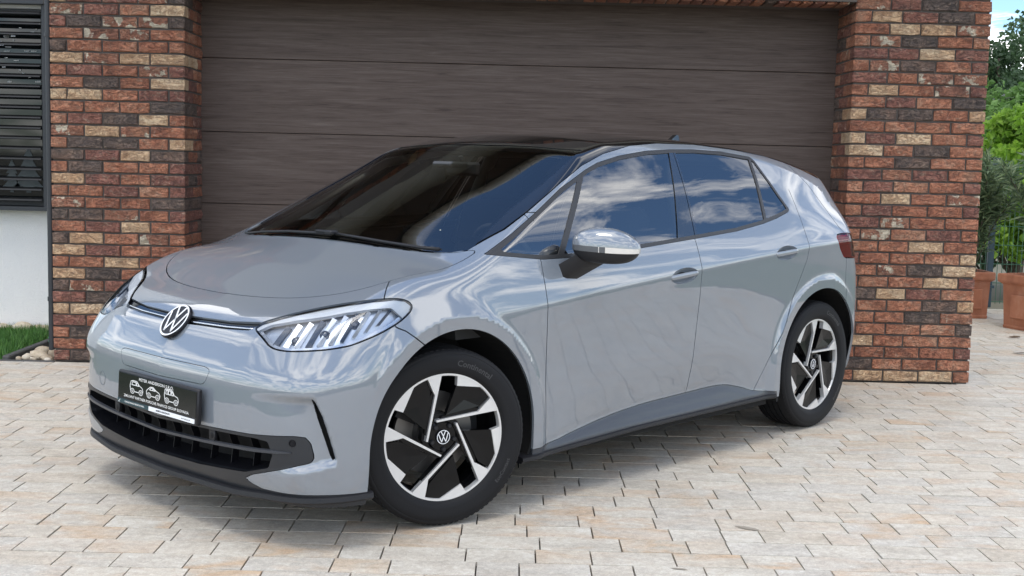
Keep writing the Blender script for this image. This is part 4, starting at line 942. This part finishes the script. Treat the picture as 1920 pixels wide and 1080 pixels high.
# ---- wheels: one is built (axis along +y = outside), the others are copies
WBK=mat('wheel_black',(.004,.004,.0045),.16,Specular_IOR_Level=.28)
def wheel_proto():
    w_=empty('wheel'); w_.parent=car; RR=.254
    yo=.090   # rim face relative to wheel centre plane
    # tyre
    q=MB(); hw=.1075
    prof=[(.240,-.085),(.252,-.098),(.275,-.107),(.305,-.1085),(.328,-.104),(.340,-.094),(.3455,-.080)]
    for g in(-.048,-.016,.016,.048): prof+=[(.3475,g-.0075),(.3475,g-.004),(.3405,g-.0035),(.3405,g+.0035),(.3475,g+.004)]
    prof+=[(.3455,.080),(.340,.094),(.334,.101),(.328,.1040),(.3255,.1035),(.322,.1062),(.305,.1085),(.285,.1085),(.281,.1078),(.278,.1082),(.262,.1045),(.2555,.0985),(.2515,.092),(.240,.085)]
    q.lathe([(r_,h_) for r_,h_ in prof],112,'y'); ty=q.build('tyre',RUB,w_,angle=38,smooth=True)
    # shoulder sipes and side lettering
    q=MB()
    for k in range(90):
        a=2*math.pi*k/90; Mx=Matrix.Rotation(a,4,'Y')
        q.box((.3402,.086,0),(.006,.013,.013),M=Mx); q.box((.3402,-.086,0),(.006,.013,.013),M=Mx)
    for k in range(14):
        a=2*math.pi*k/14
        if .0<(k%7)<4: 
            for dd in range(3):
                Mx=Matrix.Rotation(a+dd*.055,4,'Y')@Matrix.Rotation(.5 if k%2 else -.5,4,'Y'); 
    q.build('tread_block',RUB,ty)['kind']='stuff'
    q=MB()
    for txt,sz,a0,sp,flip in(('Continental',.034,math.radians(62),1.,False),('EcoContact',.022,math.radians(-35),1.,True)):
        V2,F2=text_mesh(txt,sz,off=.0005); 
        rr_=.291; V3=[]
        for x,y in V2:
            if not flip: a=a0-x/rr_; r_=rr_+y*.95
            else: a=a0+x/rr_; r_=rr_-y*.95
            V3.append((-r_*math.cos(a),.1096,r_*math.sin(a)))
        q=MB(); q.add(V3,F2); q.build('tyre_lettering',mat('rubber_letter',(.035,.035,.037),.40),ty,fix=False)

    # barrel, brake disc
    q=MB(); q.lathe([(.252,yo-.004),(.2455,yo-.016),(.232,yo-.030),(.222,-.02),(.222,-.075),(.245,-.085)],72,'y'); q.build('rim_barrel',WBK,w_,smooth=True,angle=40)
    q=MB(); q.lathe([(.09,-.012),(.165,-.012),(.165,-.03),(.09,-.03),(.09,-.012)],60,'y'); q.lathe([(.0001,.02),(.085,.02),(.09,-.012)],36,'y'); q.build('brake_disc',mat('disc_steel',(.20,.19,.18),.38,.8),w_,angle=30)
    q=MB(); q.prism([(.10*math.cos(a)+0,.10*math.sin(a)) for a in np.linspace(.5,1.5,8)]+[(.19*math.cos(a),.19*math.sin(a)) for a in np.linspace(1.5,.5,8)],-.05,.012,'y'); q.build('brake_caliper',PLAS,w_)
    # alloy face: coordinates in units of RR; wheel drawn as seen from outside: screen right = -x (rear) for the left side
    def P2(p,k=0): 
        a=-2*math.pi*k/5; x,y=p; return (-(x*math.cos(a)-y*math.sin(a))*RR,(x*math.sin(a)+y*math.cos(a))*RR)
    def arc(a0,a1,r_,n=8): return [(r_*math.cos(math.radians(t)),r_*math.sin(math.radians(t))) for t in np.linspace(a0,a1,n)]
    q=MB(); n=96; V=[]
    for k in range(n):
        a=2*math.pi*k/n
        for r_,h_ in((1.0,yo-.006),(.992,yo),(.948,yo),(.940,yo-.004),(.940,yo-.030)): V.append((r_*RR*math.cos(a),h_,r_*RR*math.sin(a)))
    q.add(V,[(k*5+i,((k+1)%n)*5+i,((k+1)%n)*5+i+1,k*5+i+1) for k in range(n) for i in range(4)]); q.build('rim_ring',SILV,w_,angle=30)
    arm=arc(103.5,89.5,.953,5)+[(-.270,-.03),(-.300,-.020),(-.118,.665),(-.150,.735)]
    patch=arc(73.5,46,.953,7)+[(.255,.762)]
    for k in range(5):
        q=MB(); q.prism([P2(p,k) for p in arm],yo-.024,yo-.0005); q.build('silver_spoke',SILV,w_)
        q=MB(); q.prism([P2(p,k) for p in patch],yo-.024,yo-.0008); q.build('silver_insert',SILV,w_)
        pan=[(.255,.762)]+arc(46,32.5,.953,4)+[(.640,.385),(.05,.36)]; pan=[(.255,.762),(.60,.742)]+arc(50,33,.950,4)[1:]+[(.625,.392),(.06,.335)]
        c0=(.42,.60); q=MB(); v0=[P2(p,k) for p in pan]; cc=P2((.38,.52),k); n=len(v0)
        V=[(a,yo-.007,b_) for a,b_ in v0]+[(cc[0],yo-.0125,cc[1])]+[(a,yo-.030,b_) for a,b_ in v0]
        q.add(V,[(i,(i+1)%n,n) for i in range(n)]+[(i,(i+1)%n,n+1+(i+1)%n,n+1+i) for i in range(n)]); q.build('black_insert',WBK,w_)
        # arm web running to the hub
        q=MB(); q.prism([P2(p,k) for p in [(-.02,.90),(-.005,.94),(-.235,-.03),(-.30,.10),(-.20,.62)]],yo-.045,yo-.012); q.build('spoke_web',WBK,w_)
    q=MB(); pts=[]
    for k in range(5): pts+=[P2((.06,.345),k),P2((.27,.20),k)]
    q.prism(pts,yo-.055,yo-.022); q.lathe([(.0001,yo-.016),(.055,yo-.016),(.062,yo-.022)],40,'y'); q.build('hub',WBK,w_)
    for k in range(5):
        a=math.radians(90+36+72*k); q=MB(); Mx=Matrix.Translation((.049*math.cos(a)*1.0,yo-.018,.049*math.sin(a)))@Matrix.Rotation(-math.pi/2,4,'X')
        q.lathe([(.0001,.012),(.008,.012),(.0098,.009),(.0098,-.004)],6,M=Mx); q.build('wheel_bolt',PLAS,w_)
    Mx=Matrix(((-1,0,0),(0,0,1),(0,1,0))).to_4x4(); Mx=Matrix(((-1,0,0,0),(0,0,1,yo-.008),(0,1,0,0),(0,0,0,1))); emblem(w_,Mx,.0275,'hub_cap')
    return w_
def tree(o): return [o]+[x for c in o.children for x in tree(c)]
def copy_tree(o,parent):
    c=o.copy(); COL.objects.link(c); c.parent=parent
    for ch in list(o.children): copy_tree(ch,c)
    return c
ST=-.319
# sub-parts may sit only one level below a part: wheel is the part, its pieces are sub-parts
wp=wheel_proto()
for o in tree(wp):
    if o is not wp and o.parent is not wp: o.parent=wp
wl=[wp]+[copy_tree(wp,car) for _ in range(3)]
wl[0].location=(-.031,.755,WZ); wl[0].rotation_euler=(0,R(4),ST)
wl[1].location=(.031,-.755,WZ); wl[1].rotation_euler=(0,R(20),math.pi+ST)
wl[2].location=(-2.771,.755,WZ); wl[2].rotation_euler=(0,R(-3),0)
wl[3].location=(-2.771,-.755,WZ); wl[3].rotation_euler=(0,R(40),math.pi)
# ---- mirrors
def mirror(sg):
    c=np.array([-.752,1.000,1.069]); ax=np.array([.080,.142,.076]); yaw=.62
    V=[];nu,nv=40,24
    for j in range(nv+1):
        ph_=math.pi*j/nv-math.pi/2
        for i in range(nu):
            th_=2*math.pi*i/nu; ch=max(math.cos(ph_),0.)**(.5 if ph_<0 else 1.); d=np.array([ch*math.cos(th_),ch*math.sin(th_),math.sin(ph_)])
            e=lambda v,p:math.copysign(abs(v)**p,v)
            p=np.array([e(d[0],.75),e(d[1],.88),e(d[2],.85)])*ax
            if p[0]<0: p[0]*=.55                       # flat towards the rear
            if p[2]<0: p[2]*=.95
            p[2]*=1-.22*max(0,p[1]/ax[1])**2; p[2]+=-.006*(p[1]/ax[1])
            x,y=p[0]*math.cos(yaw)+p[1]*-math.sin(yaw),p[0]*math.sin(yaw)+p[1]*math.cos(yaw)
            V.append((c[0]+x,c[1]+y,c[2]+p[2]))
    V=np.array(V); F4=[(j*nu+i,j*nu+(i+1)%nu,(j+1)*nu+(i+1)%nu,(j+1)*nu+i) for j in range(nv) for i in range(nu)]
    zc0=c[2]; zs_=V[:,2]-zc0
    def sel(lo,hi,grow):
        q=MB(); V2=c+(V-c)*(1+grow); fs=[f_ for f_ in F4 if lo<=np.mean([(v//nu) for v in f_])<hi]; q.add(V2*[1,sg,1],fs); return q
    root=sel(0,nv,-.02).build('door_mirror',PLAS,car,smooth=True); root['label']='folding-out door mirror, %s'%('near side' if sg>0 else 'far side')
    sel(nv*.50,nv+1,.0).build('mirror_cap',PAINT,root,smooth=True)
    sel(nv*.42,nv*.50,-.004).build('mirror_band',mat('mirror_grey',(.10,.105,.11),.3),root,smooth=True)
    q=MB(); row=[int(nv*.42),int(nv*.50)]
    ids=[i for i in range(nu) if -.30<((i/nu*2*math.pi+math.pi)%(2*math.pi)-math.pi)<1.55]
    Vv=[c+(V[r_*nu+i]-c)*1.012 for r_ in row for i in ids]; n=len(ids); q.add(np.array(Vv)*[1,sg,1],[(i,i+1,n+i+1,n+i) for i in range(n-1)]); q.build('turn_signal',mat('signal_clear',(.70,.66,.60),.2),root,smooth=True)
    # foot
    a=np.array([-.655,.872,.955]); b_=np.array([-.735,.955,1.025]); V3=[]
    for t in np.linspace(0,1,7):
        p=a*(1-t)+b_*t; wd_=.062*(1-t)+.072*t; hh_=.040*(1-t)+.036*t
        for (u,w2) in((-1,-.8),(-.6,-1),(.6,-1),(1,-.8),(1,.8),(.6,1),(-.6,1),(-1,.8)): V3.append((p[0]+u*wd_*.85,p[1]+u*wd_*-.1,p[2]+w2*hh_))
    q=MB(); q.add(np.array(V3)*[1,sg,1],[(i*8+k,i*8+(k+1)%8,(i+1)*8+(k+1)%8,(i+1)*8+k) for i in range(6) for k in range(8)]+[tuple(range(8)),tuple(48+k for k in range(8))]); q.build('mirror_foot',PLAS,root,angle=50)
    q=MB(); Vg=[c+np.array([-.0445*math.cos(yaw)-u*.115*math.sin(yaw)*1.,-.0445*math.sin(yaw)+u*.115*math.cos(yaw),w2*.050]) for u,w2 in((-.9,-.8),(.8,-.8),(1,0),(.8,.8),(-.9,.9))]
    q.add(np.array(Vg)*[1,sg,1],[(0,1,2,3,4)]); q.build('mirror_glass',CHR,root)
mirror(1); mirror(-1)
# ---- wipers, antenna, spoiler
def skin(x,y,d):
    z=float(T(np.array([x]),np.array([y]))[0]); p=project(np.array([[x,abs(y),z]]))[0]; n_=nrm(p[None])[0]; n_=np.array([n_[0],math.copysign(n_[1],y) if y else 0,n_[2]]); p=np.array([p[0],math.copysign(p[1],y) if y else 0,p[2]]); return p+n_*d
for pth,piv in(([( -.085,-.60),(-.078,-.45),(-.072,-.25),(-.070,0),(-.076,.07)],(-.072,.05)),([(-.080,.03),(-.075,.20),(-.080,.40),(-.105,.58),(-.13,.66)],(-.08,.0))):
    q=MB(); q.tube([skin(x,y,.012) for x,y in pth],[.004,.006,.0065,.007,.008],8); q.tube([skin(x-.012,y,.005) for x,y in pth],.0035,6); wo=q.build('wiper',PLAS,car,smooth=True)
q=MB(); q.box(skin(-.075,.05,.016),(.045,.05,.02),bev=.006); q.box(skin(-.072,.0,.02),(.02,.09,.012),bev=.004); q.build('wiper_pivot',PLAS,car)
q=MB(); V=[];n=0
sx=-2.50
prof=[(.07,.0),(.02,.022),(-.03,.050),(-.070,.074),(-.088,.070),(-.100,.0)]
zt=float(T(np.array([sx]),np.array([0.]))[0])-.004
for sgy in(-1,1): V+=[(sx+a,sgy*(.013 if b_>.03 else .022),zt+b_) for a,b_ in prof]
n=len(prof); q.add(V,[tuple(range(n)),tuple(range(2*n-1,n-1,-1))]+[(i,(i+1)%n,n+(i+1)%n,n+i) for i in range(n)]); q.build('roof_aerial',BLK,car,angle=40)
q=MB(); V=[]
ysp=np.linspace(-.60,.60,31)
for y in ysp:
    z=float(T(np.array([-3.0]),np.array([y]))[0]); e=1-(abs(y)/.62)**4*.3
    for dx,dz in((.12,.006),(.0,.014),(-.20*e,-.018),(-.22*e,-.030),(-.20*e,-.040),(.0,-.02)):
        V.append((-3.02+dx+.10*(abs(y)/.6)**2,y,z+dz-.010*(abs(y)/.6)**2))
q.add(V,[(i*6+k,i*6+(k+1)%6,(i+1)*6+(k+1)%6,(i+1)*6+k) for i in range(30) for k in range(6)]+[tuple(range(6)),tuple(180+k for k in range(6))]); q.build('roof_spoiler',BLK,car,angle=40)
# rear screen
q=MB(); 
# ---- cabin
CAB=mat('cabin_dark',(.055,.056,.058),.7); TRIM=mat('cabin_trim',(.42,.41,.37),.8); SEAT=mat('seat_cloth',(.10,.105,.11),.85)
q=MB(); prof=[(-.10,1.005),(-.30,1.015),(-.52,.985),(-.62,.93),(-.60,.80),(-.45,.70),(-.15,.70)]
q.prism([(a,b_) for a,b_ in prof],-.74,.74,'y'); q.build('dashboard',CAB,car,angle=30)
q=MB(); q.box((-.58,.37,1.03),(.02,.16,.09),bev=.008); q.build('display',BLK,car); q=MB(); q.box((-.62,.02,1.02),(.02,.26,.15),bev=.006); q.build('display',BLK,car)
q=MB(); c=Vector((-.80,.37,.965)); Mx=oriented(c,(-.90,0,.42)); q.tube([Mx@Vector((.18*math.cos(t),.17*math.sin(t),0)) for t in np.linspace(0,2*math.pi,33)],.014,8,cap=False); q.box((0,0,-.01),(.30,.05,.03),M=Mx,bev=.01); q.build('steering_wheel',CAB,car,smooth=True)
def seat(x,y,w_,hd):
    q=MB(); q.box((x+.10,y,.55),(.52,w_,.16),bev=.04); s_=q.build('seat',SEAT,car)
    Mx=Matrix.Translation((x-.20,y,.90))@Matrix.Rotation(R(-16),4,'Y'); q=MB(); q.box((0,0,0),(.13,w_,.62),M=Mx,bev=.045); q.build('backrest',SEAT,s_)
    for hy in hd:
        Mx=Matrix.Translation((x-.305,y+hy,1.285))@Matrix.Rotation(R(-12),4,'Y'); q=MB(); q.box((0,0,0),(.09,.25,.17),M=Mx,bev=.035); q.build('headrest',SEAT,s_)
seat(-1.25,.37,.50,(0,)); seat(-1.25,-.37,.50,(0,)); seat(-2.15,0,1.25,(-.40,.40))
q=MB(); V=[(x,y,float(T(np.array([x]),np.array([y]))[0])-.045) for x in np.linspace(-1.0,-2.9,14) for y in np.linspace(-.56,.56,9)]; q.add(V,[(i*9+j,i*9+j+1,(i+1)*9+j+1,(i+1)*9+j) for i in range(13) for j in range(8)]); q.build('headliner',TRIM,car,smooth=True,fix=False)
q=MB(); p=skin(-.86,0,-.03); q.box((p[0]-.02,0,p[2]-.05),(.03,.22,.065),bev=.012); q.tube([(p[0],0,p[2]+.01),(p[0]-.02,0,p[2]-.04)],.012,8); q.build('inside_mirror',CAB,car)
q=MB(); p=skin(-.80,0,-.012); q.box((p[0],0,p[2]-.02),(.12,.13,.03),M=None,bev=.01); q.build('sensor_housing',CAB,car)
for sg in(1,-1):
    q=MB(); q.tube([(-.27,sg*.74,1.03),(-.55,sg*.685,1.175),(-.95,sg*.625,1.385),(-1.35,sg*.585,1.455),(-2.2,sg*.58,1.445)],.022,8); q.build('pillar_trim',TRIM,car,smooth=True)
    q=MB(); q.box((-1.35,sg*.80,.86),(2.0,.05,.36),bev=.015); q.build('door_lining',CAB,car)
    q=MB(); q.tube([(-1.60,sg*.78,.95),(-1.70,sg*.60,1.44)],.035,8); q.build('centre_pillar_trim',TRIM,car,smooth=True)
q=MB(); q.box((-1.5,0,.36),(2.9,1.5,.06)); q.build('cabin_floor',CAB,car); q=MB(); q.box((-2.75,0,.85),(.06,1.35,.55)); q.build('parcel_shelf',CAB,car)

# ================================================================== PLANTS AND BACKGROUND
def leaf_mat(name,cols,trans=.35):
    m=mat(name,(.06,.1,.03),.55); b=NB(m); b.col(b.ramp(b.attr('rnd').outputs['Fac'],[(i/(len(cols)-1),c) for i,c in enumerate(cols)]))
    try: b.b.inputs['Transmission Weight'].default_value=0
    except Exception: pass
    t=b.nt; tr=t.nodes.new('ShaderNodeBsdfTranslucent'); ad=t.nodes.new('ShaderNodeMixShader'); ad.inputs[0].default_value=trans
    cr_=b.b.inputs['Base Color'].links[0].from_socket; t.links.new(cr_,tr.inputs[0]); o=[x for x in t.nodes if x.type=='OUTPUT_MATERIAL'][0]
    t.links.new(b.b.outputs[0],ad.inputs[1]); t.links.new(tr.outputs[0],ad.inputs[2]); t.links.new(ad.outputs[0],o.inputs[0]); return m
BARK=mat('bark',(.09,.07,.05),.9)
def leaves(P,Dr,Ln,Wd,fold=.2,seed=0):
    """bent leaf blades: 2 quads each. P base, Dr direction, Ln length, Wd width arrays"""
    q=np.random.default_rng(seed); n=len(P); up=q.normal(0,1,(n,3)); sd=np.cross(Dr,up); sd/=np.linalg.norm(sd,axis=1)[:,None]; nn=np.cross(sd,Dr)
    mid=P+Dr*(Ln*.5)[:,None]; tip=P+Dr*Ln[:,None]-nn*(Ln*fold)[:,None]*.5
    V=np.stack([P,mid+sd*(Wd/2)[:,None],tip,mid-sd*(Wd/2)[:,None],mid+nn*(Wd*.18)[:,None]],1).reshape(-1,3); b=np.arange(n)[:,None]*5
    T=np.vstack([b+[0,1,4],b+[1,2,4],b+[2,3,4],b+[3,0,4]]); return V,T
def leaf_obj(name,P,Dr,Ln,Wd,mt,parent,seed,fold=.2,tone=None):
    V,T=leaves(P,Dr,Ln,Wd,fold,seed); me=mesh(name,V,T); r_=np.random.default_rng(seed+1).random(len(P)) if tone is None else tone
    a=me.attributes.new('rnd','FLOAT','POINT'); a.data.foreach_set('value',np.repeat(r_,5).astype(np.float32)); return link(name,me,mt,parent)
def unit(a): return a/np.maximum(np.linalg.norm(a,axis=1),1e-9)[:,None]
OLE=leaf_mat('oleander_leaf',[(.05,.085,.04),(.10,.155,.07),(.17,.235,.11),(.29,.35,.19)],.3)
def oleander(x,y,z0,h,sp,n,seed,label,lean=0.):
    root=empty('oleander',(x,y,z0)); tag(root,label,'shrub','oleanders in terracotta pots'); q=np.random.default_rng(seed); st=MB(); P=[];Dr=[]
    for i in range(26):
        a=q.uniform(0,6.28); r_=sp*math.sqrt(q.random()); hh=h*q.uniform(.55,1.05); e=np.array([r_*math.cos(a)+lean,r_*math.sin(a),hh]); b0=np.array([q.normal(0,.05),q.normal(0,.05),0.])
        pts=[b0*(1-t)+e*t+np.array([0,0,.12*math.sin(t*3.14)]) for t in np.linspace(0,1,6)]; st.tube(pts,[.009,.008,.007,.006,.005,.003],5,cap=False)
        for k in range(n//26):
            t=q.uniform(.22,1.02); j=min(int(t*5),4); p=pts[j]*(1-(t*5-j))+pts[j+1]*(t*5-j); P.append(p+q.normal(0,.012,3)); d=np.array([q.normal(0,1),q.normal(0,1),q.normal(.55,.5)]); Dr.append(d)
    st.build('stems',BARK,root,fix=False); P=np.array(P);Dr=unit(np.array(Dr)); m_=len(P); leaf_obj('foliage',P,Dr,q.uniform(.10,.19,m_),q.uniform(.016,.026,m_),OLE,root,seed,.35)
TERRA=mat('terracotta',(.40,.15,.085),.8); b=NB(TERRA); b.col(b.ramp(b.noise(b.map(b.pos(),(1,1,.6)),7,5,.6),[(.3,(.29,.105,.055)),(.55,(.40,.155,.082)),(.75,(.46,.22,.135))])); b.bump(b.noise(b.pos(),60,4),.25,.004)
SOIL=mat('potting_soil',(.03,.022,.016),.95)
def pot(x,y,rz,wb,wt,h,label):
    root=empty('plant_pot',(x,y,0),rz); tag(root,label,'pot','square terracotta pots')
    def ring(w_,z): return [(-w_/2,-w_/2,z),(w_/2,-w_/2,z),(w_/2,w_/2,z),(-w_/2,w_/2,z)]
    lv=[(wb,0),(wb+.01,.02),(wb,.035),(wb*.3+wt*.7-.02,h*.80),(wt-.012,h-.085),(wt+.02,h-.075),(wt+.028,h-.06),(wt+.028,h-.012),(wt+.018,h),(wt-.035,h),(wt-.05,h-.05)]
    V=[p for w_,z in lv for p in ring(w_,z)]; Fc=[(i*4+k,i*4+(k+1)%4,(i+1)*4+(k+1)%4,(i+1)*4+k) for i in range(len(lv)-1) for k in range(4)]
    q=MB(); q.add(V,Fc); q.build('pot_wall',TERRA,root); q=MB(); q.box((0,0,h-.06),(wt-.05,wt-.05,.02)); q.build('soil',SOIL,root)
    q=MB()
    for s_ in range(4):
        Mx=Matrix.Rotation(s_*math.pi/2,4,'Z'); q.box((0,-(wb+wt)/4-.004,h*.42),(wt*.55,.012,h*.42),M=Mx,bev=.004)
    q.build('relief_panel',TERRA,root)
pot(4.44,12.08,R(2),.36,.42,.455,'terracotta pot half hidden by the right brick pillar')
pot(4.86,11.12,R(24),.50,.58,.50,'large square terracotta pot at the right edge of the picture')
oleander(4.44,12.08,.40,1.15,.42,3600,11,'oleander shrub in the pot beside the right brick pillar',.12)
oleander(4.92,11.15,.44,1.25,.55,4600,12,'bushy oleander in the large pot at the right edge')
# fence of wire panels
FEN=mat('fence_paint',(.020,.045,.060),.45); WIR=mat('fence_wire',(.035,.11,.06),.5)
fe=empty('wire_fence',(0,12.95,0)); tag(fe,'dark wire panel fence behind the terracotta pots','fence')
for x in(2.55,5.03,7.51,9.99):
    q=MB(); q.box((x,0,.78),(.06,.05,1.56),bev=.004); q.box((x,0,1.565),(.066,.056,.014)); q.build('fence_post',FEN,fe)
    q=MB(); q.box((x,-.035,.22),(.09,.02,.03)); q.box((x,-.035,1.3),(.09,.02,.03)); q.build('fence_clamp',FEN,fe)
q0=MB()
for i in range(50): q0.box((.05*i,0,.79),(.005,.005,1.5))
for z in np.arange(.06,1.52,.2): q0.box((1.22,-.006,z),(2.45,.007,.007)); q0.box((1.22,.006,z),(2.45,.007,.007))
fp=q0.build('wire_panel',WIR,fe); fp.location=(5.06,0,0)
for x in(2.58,7.54): o=fp.copy(); COL.objects.link(o); o.location=(x,0,0)
# shrubs and trees
LIME=leaf_mat('lime_leaf',[(.13,.25,.03),(.24,.42,.045),(.38,.55,.08)],.5); DKL=leaf_mat('tree_leaf',[(.03,.06,.025),(.055,.105,.04),(.09,.15,.06)],.35); MID=leaf_mat('shrub_leaf',[(.08,.16,.035),(.15,.28,.065),(.23,.38,.11)],.45)
def tree_(name,x,y,h,rad,th,n,ls,mt,seed,label,cat='tree',group=None,z0=0.,clumps=34,flat=.8):
    root=empty(name,(x,y,z0)); tag(root,label,cat,group); q=np.random.default_rng(seed); st=MB()
    st.tube([(0,0,-.1),(.02*h,0,th),(.0,.02*h,h*.75)],[.028*h,.02*h,.006*h],8)
    C=[]
    for i in range(clumps):
        d=q.normal(0,1,3); d/=np.linalg.norm(d); r_=q.random()**.4; C.append((np.array([0,0,(th+h)/2])+d*np.array([rad,rad,(h-th)/2])*r_*.85,rad*q.uniform(.18,.38)))
    for c,_ in C[:14]: st.tube([(0,0,th*.8),tuple(np.array([0,0,th])*.4+c*.5),tuple(c)],[.010*h,.006*h,.002*h],5,cap=False)
    st.build('trunk',BARK,root,fix=False); P=[]
    per=n//clumps
    for c,r_ in C: d=q.normal(0,1,(per,3)); d/=np.linalg.norm(d,axis=1)[:,None]; P.append(c+d*r_*(q.random((per,1))**.45)*[1,1,flat])
    P=np.vstack(P); m_=len(P); Dr=unit(q.normal(0,1,(m_,3))+[0,0,-.25]); tone=np.clip(np.repeat(q.random(clumps),per)*.6+q.random(m_)*.4,0,1)
    leaf_obj('crown',P,Dr,q.uniform(.75,1.25,m_)*ls,q.uniform(.75,1.25,m_)*ls*.72,mt,root,seed,.2,tone); return root
tree_('lime_shrub',5.8,14.3,2.35,.85,.3,6500,.105,LIME,21,'bright lime green shrub behind the wire fence','shrub',clumps=44)
tree_('leafy_shrub',6.55,16.0,3.05,.85,.5,5200,.11,MID,22,'mid green leafy shrub rising behind the lime one','shrub',clumps=44)
tree_('leafy_shrub',5.9,15.4,1.6,.9,.2,4200,.08,DKL,27,'low dark shrub at the foot of the wire fence','shrub')
tree_('garden_tree',13.9,36,6.3,2.5,1.0,11000,.17,DKL,23,'dark tree against the sky beyond the shrubs, nearest the brick pillar',clumps=60); tree_('garden_tree',18.3,42,8.0,3.2,1.2,11000,.20,DKL,24,'taller dark tree at the upper right edge',clumps=60)
tree_('garden_tree',10.9,30,4.0,1.7,.4,7000,.15,MID,25,'paler round tree lower behind the lime shrub',clumps=50)
LWN=mat('lawn_far',(.045,.085,.025),.9)
for x0,x1 in((6.0,10.1),(-9.4,-4.6)): tag(link('side_lawn',mesh('side_lawn',[(x0,-5.9,-.02),(x1,-5.9,-.02),(x1,8.1 if x0<0 else 14,-.02),(x0,8.1 if x0<0 else 14,-.02)],[(0,1,2,3)]),LWN),kind='structure')
tag(link('street',mesh('street',[(-60,-13,-.03),(60,-13,-.03),(60,-6,-.03),(-60,-6,-.03)],[(0,1,2,3)]),mat('asphalt',(.05,.05,.052),.9)),kind='structure')
q=MB(); q.box((14.0,29,1.6),(4.0,4,3.2)); hb=empty('white_house',(0,0,0)); tag(hb,'sliver of a white house showing between the shrubs at the right edge','house')
hb.location=(0,0,0); q.build('wall',st,hb); q=MB(); q.prism([(11.8,3.21),(16.2,3.21),(14,4.2)],26.8,31.2,'y'); q.build('roof',tile,hb)
# loose bits on the paving
LEAF=mat('dry_leaf',(.10,.06,.03),.8)
for i,(x,y,s) in enumerate([(4.02,9.6,.05),(4.1,9.55,.03),(4.35,10.55,.05),(4.42,10.62,.04),(1.62,7.06,.03),(1.80,6.95,.025)]):
    q=MB(); V=[];nn_=9
    for k in range(nn_): a=2*math.pi*k/nn_; r_=s*rng.uniform(.4,1.); V.append((x+r_*math.cos(a)*1.6,y+r_*math.sin(a)*.7,.006+rng.uniform(0,.008)))
    q.add(V,[tuple(range(nn_))]); tag(q.build('dry_leaf',LEAF,fix=False),'shrivelled brown leaf lying on the pale paving','leaf','dry leaves on the paving')
STN=mat('damp_mark',(.30,.26,.205),.7)
for (x,y,a,b_,rz,l) in((.945,4.70,.055,.020,-.55,'elongated brown damp mark on the paving in the foreground'),(.61,4.19,.035,.010,-.2,'small brown smear on the paving at the bottom edge')):
    V=[(x+a*rng.uniform(.7,1)*math.cos(t)*math.cos(rz)-b_*rng.uniform(.6,1)*math.sin(t)*math.sin(rz),y+a*rng.uniform(.7,1)*math.cos(t)*math.sin(rz)+b_*rng.uniform(.6,1)*math.sin(t)*math.cos(rz),.0035) for t in np.linspace(0,6.28,22,endpoint=False)]
    q=MB(); q.add(V,[tuple(range(22))]); tag(q.build('damp_mark',STN,fix=False),l,'stain')
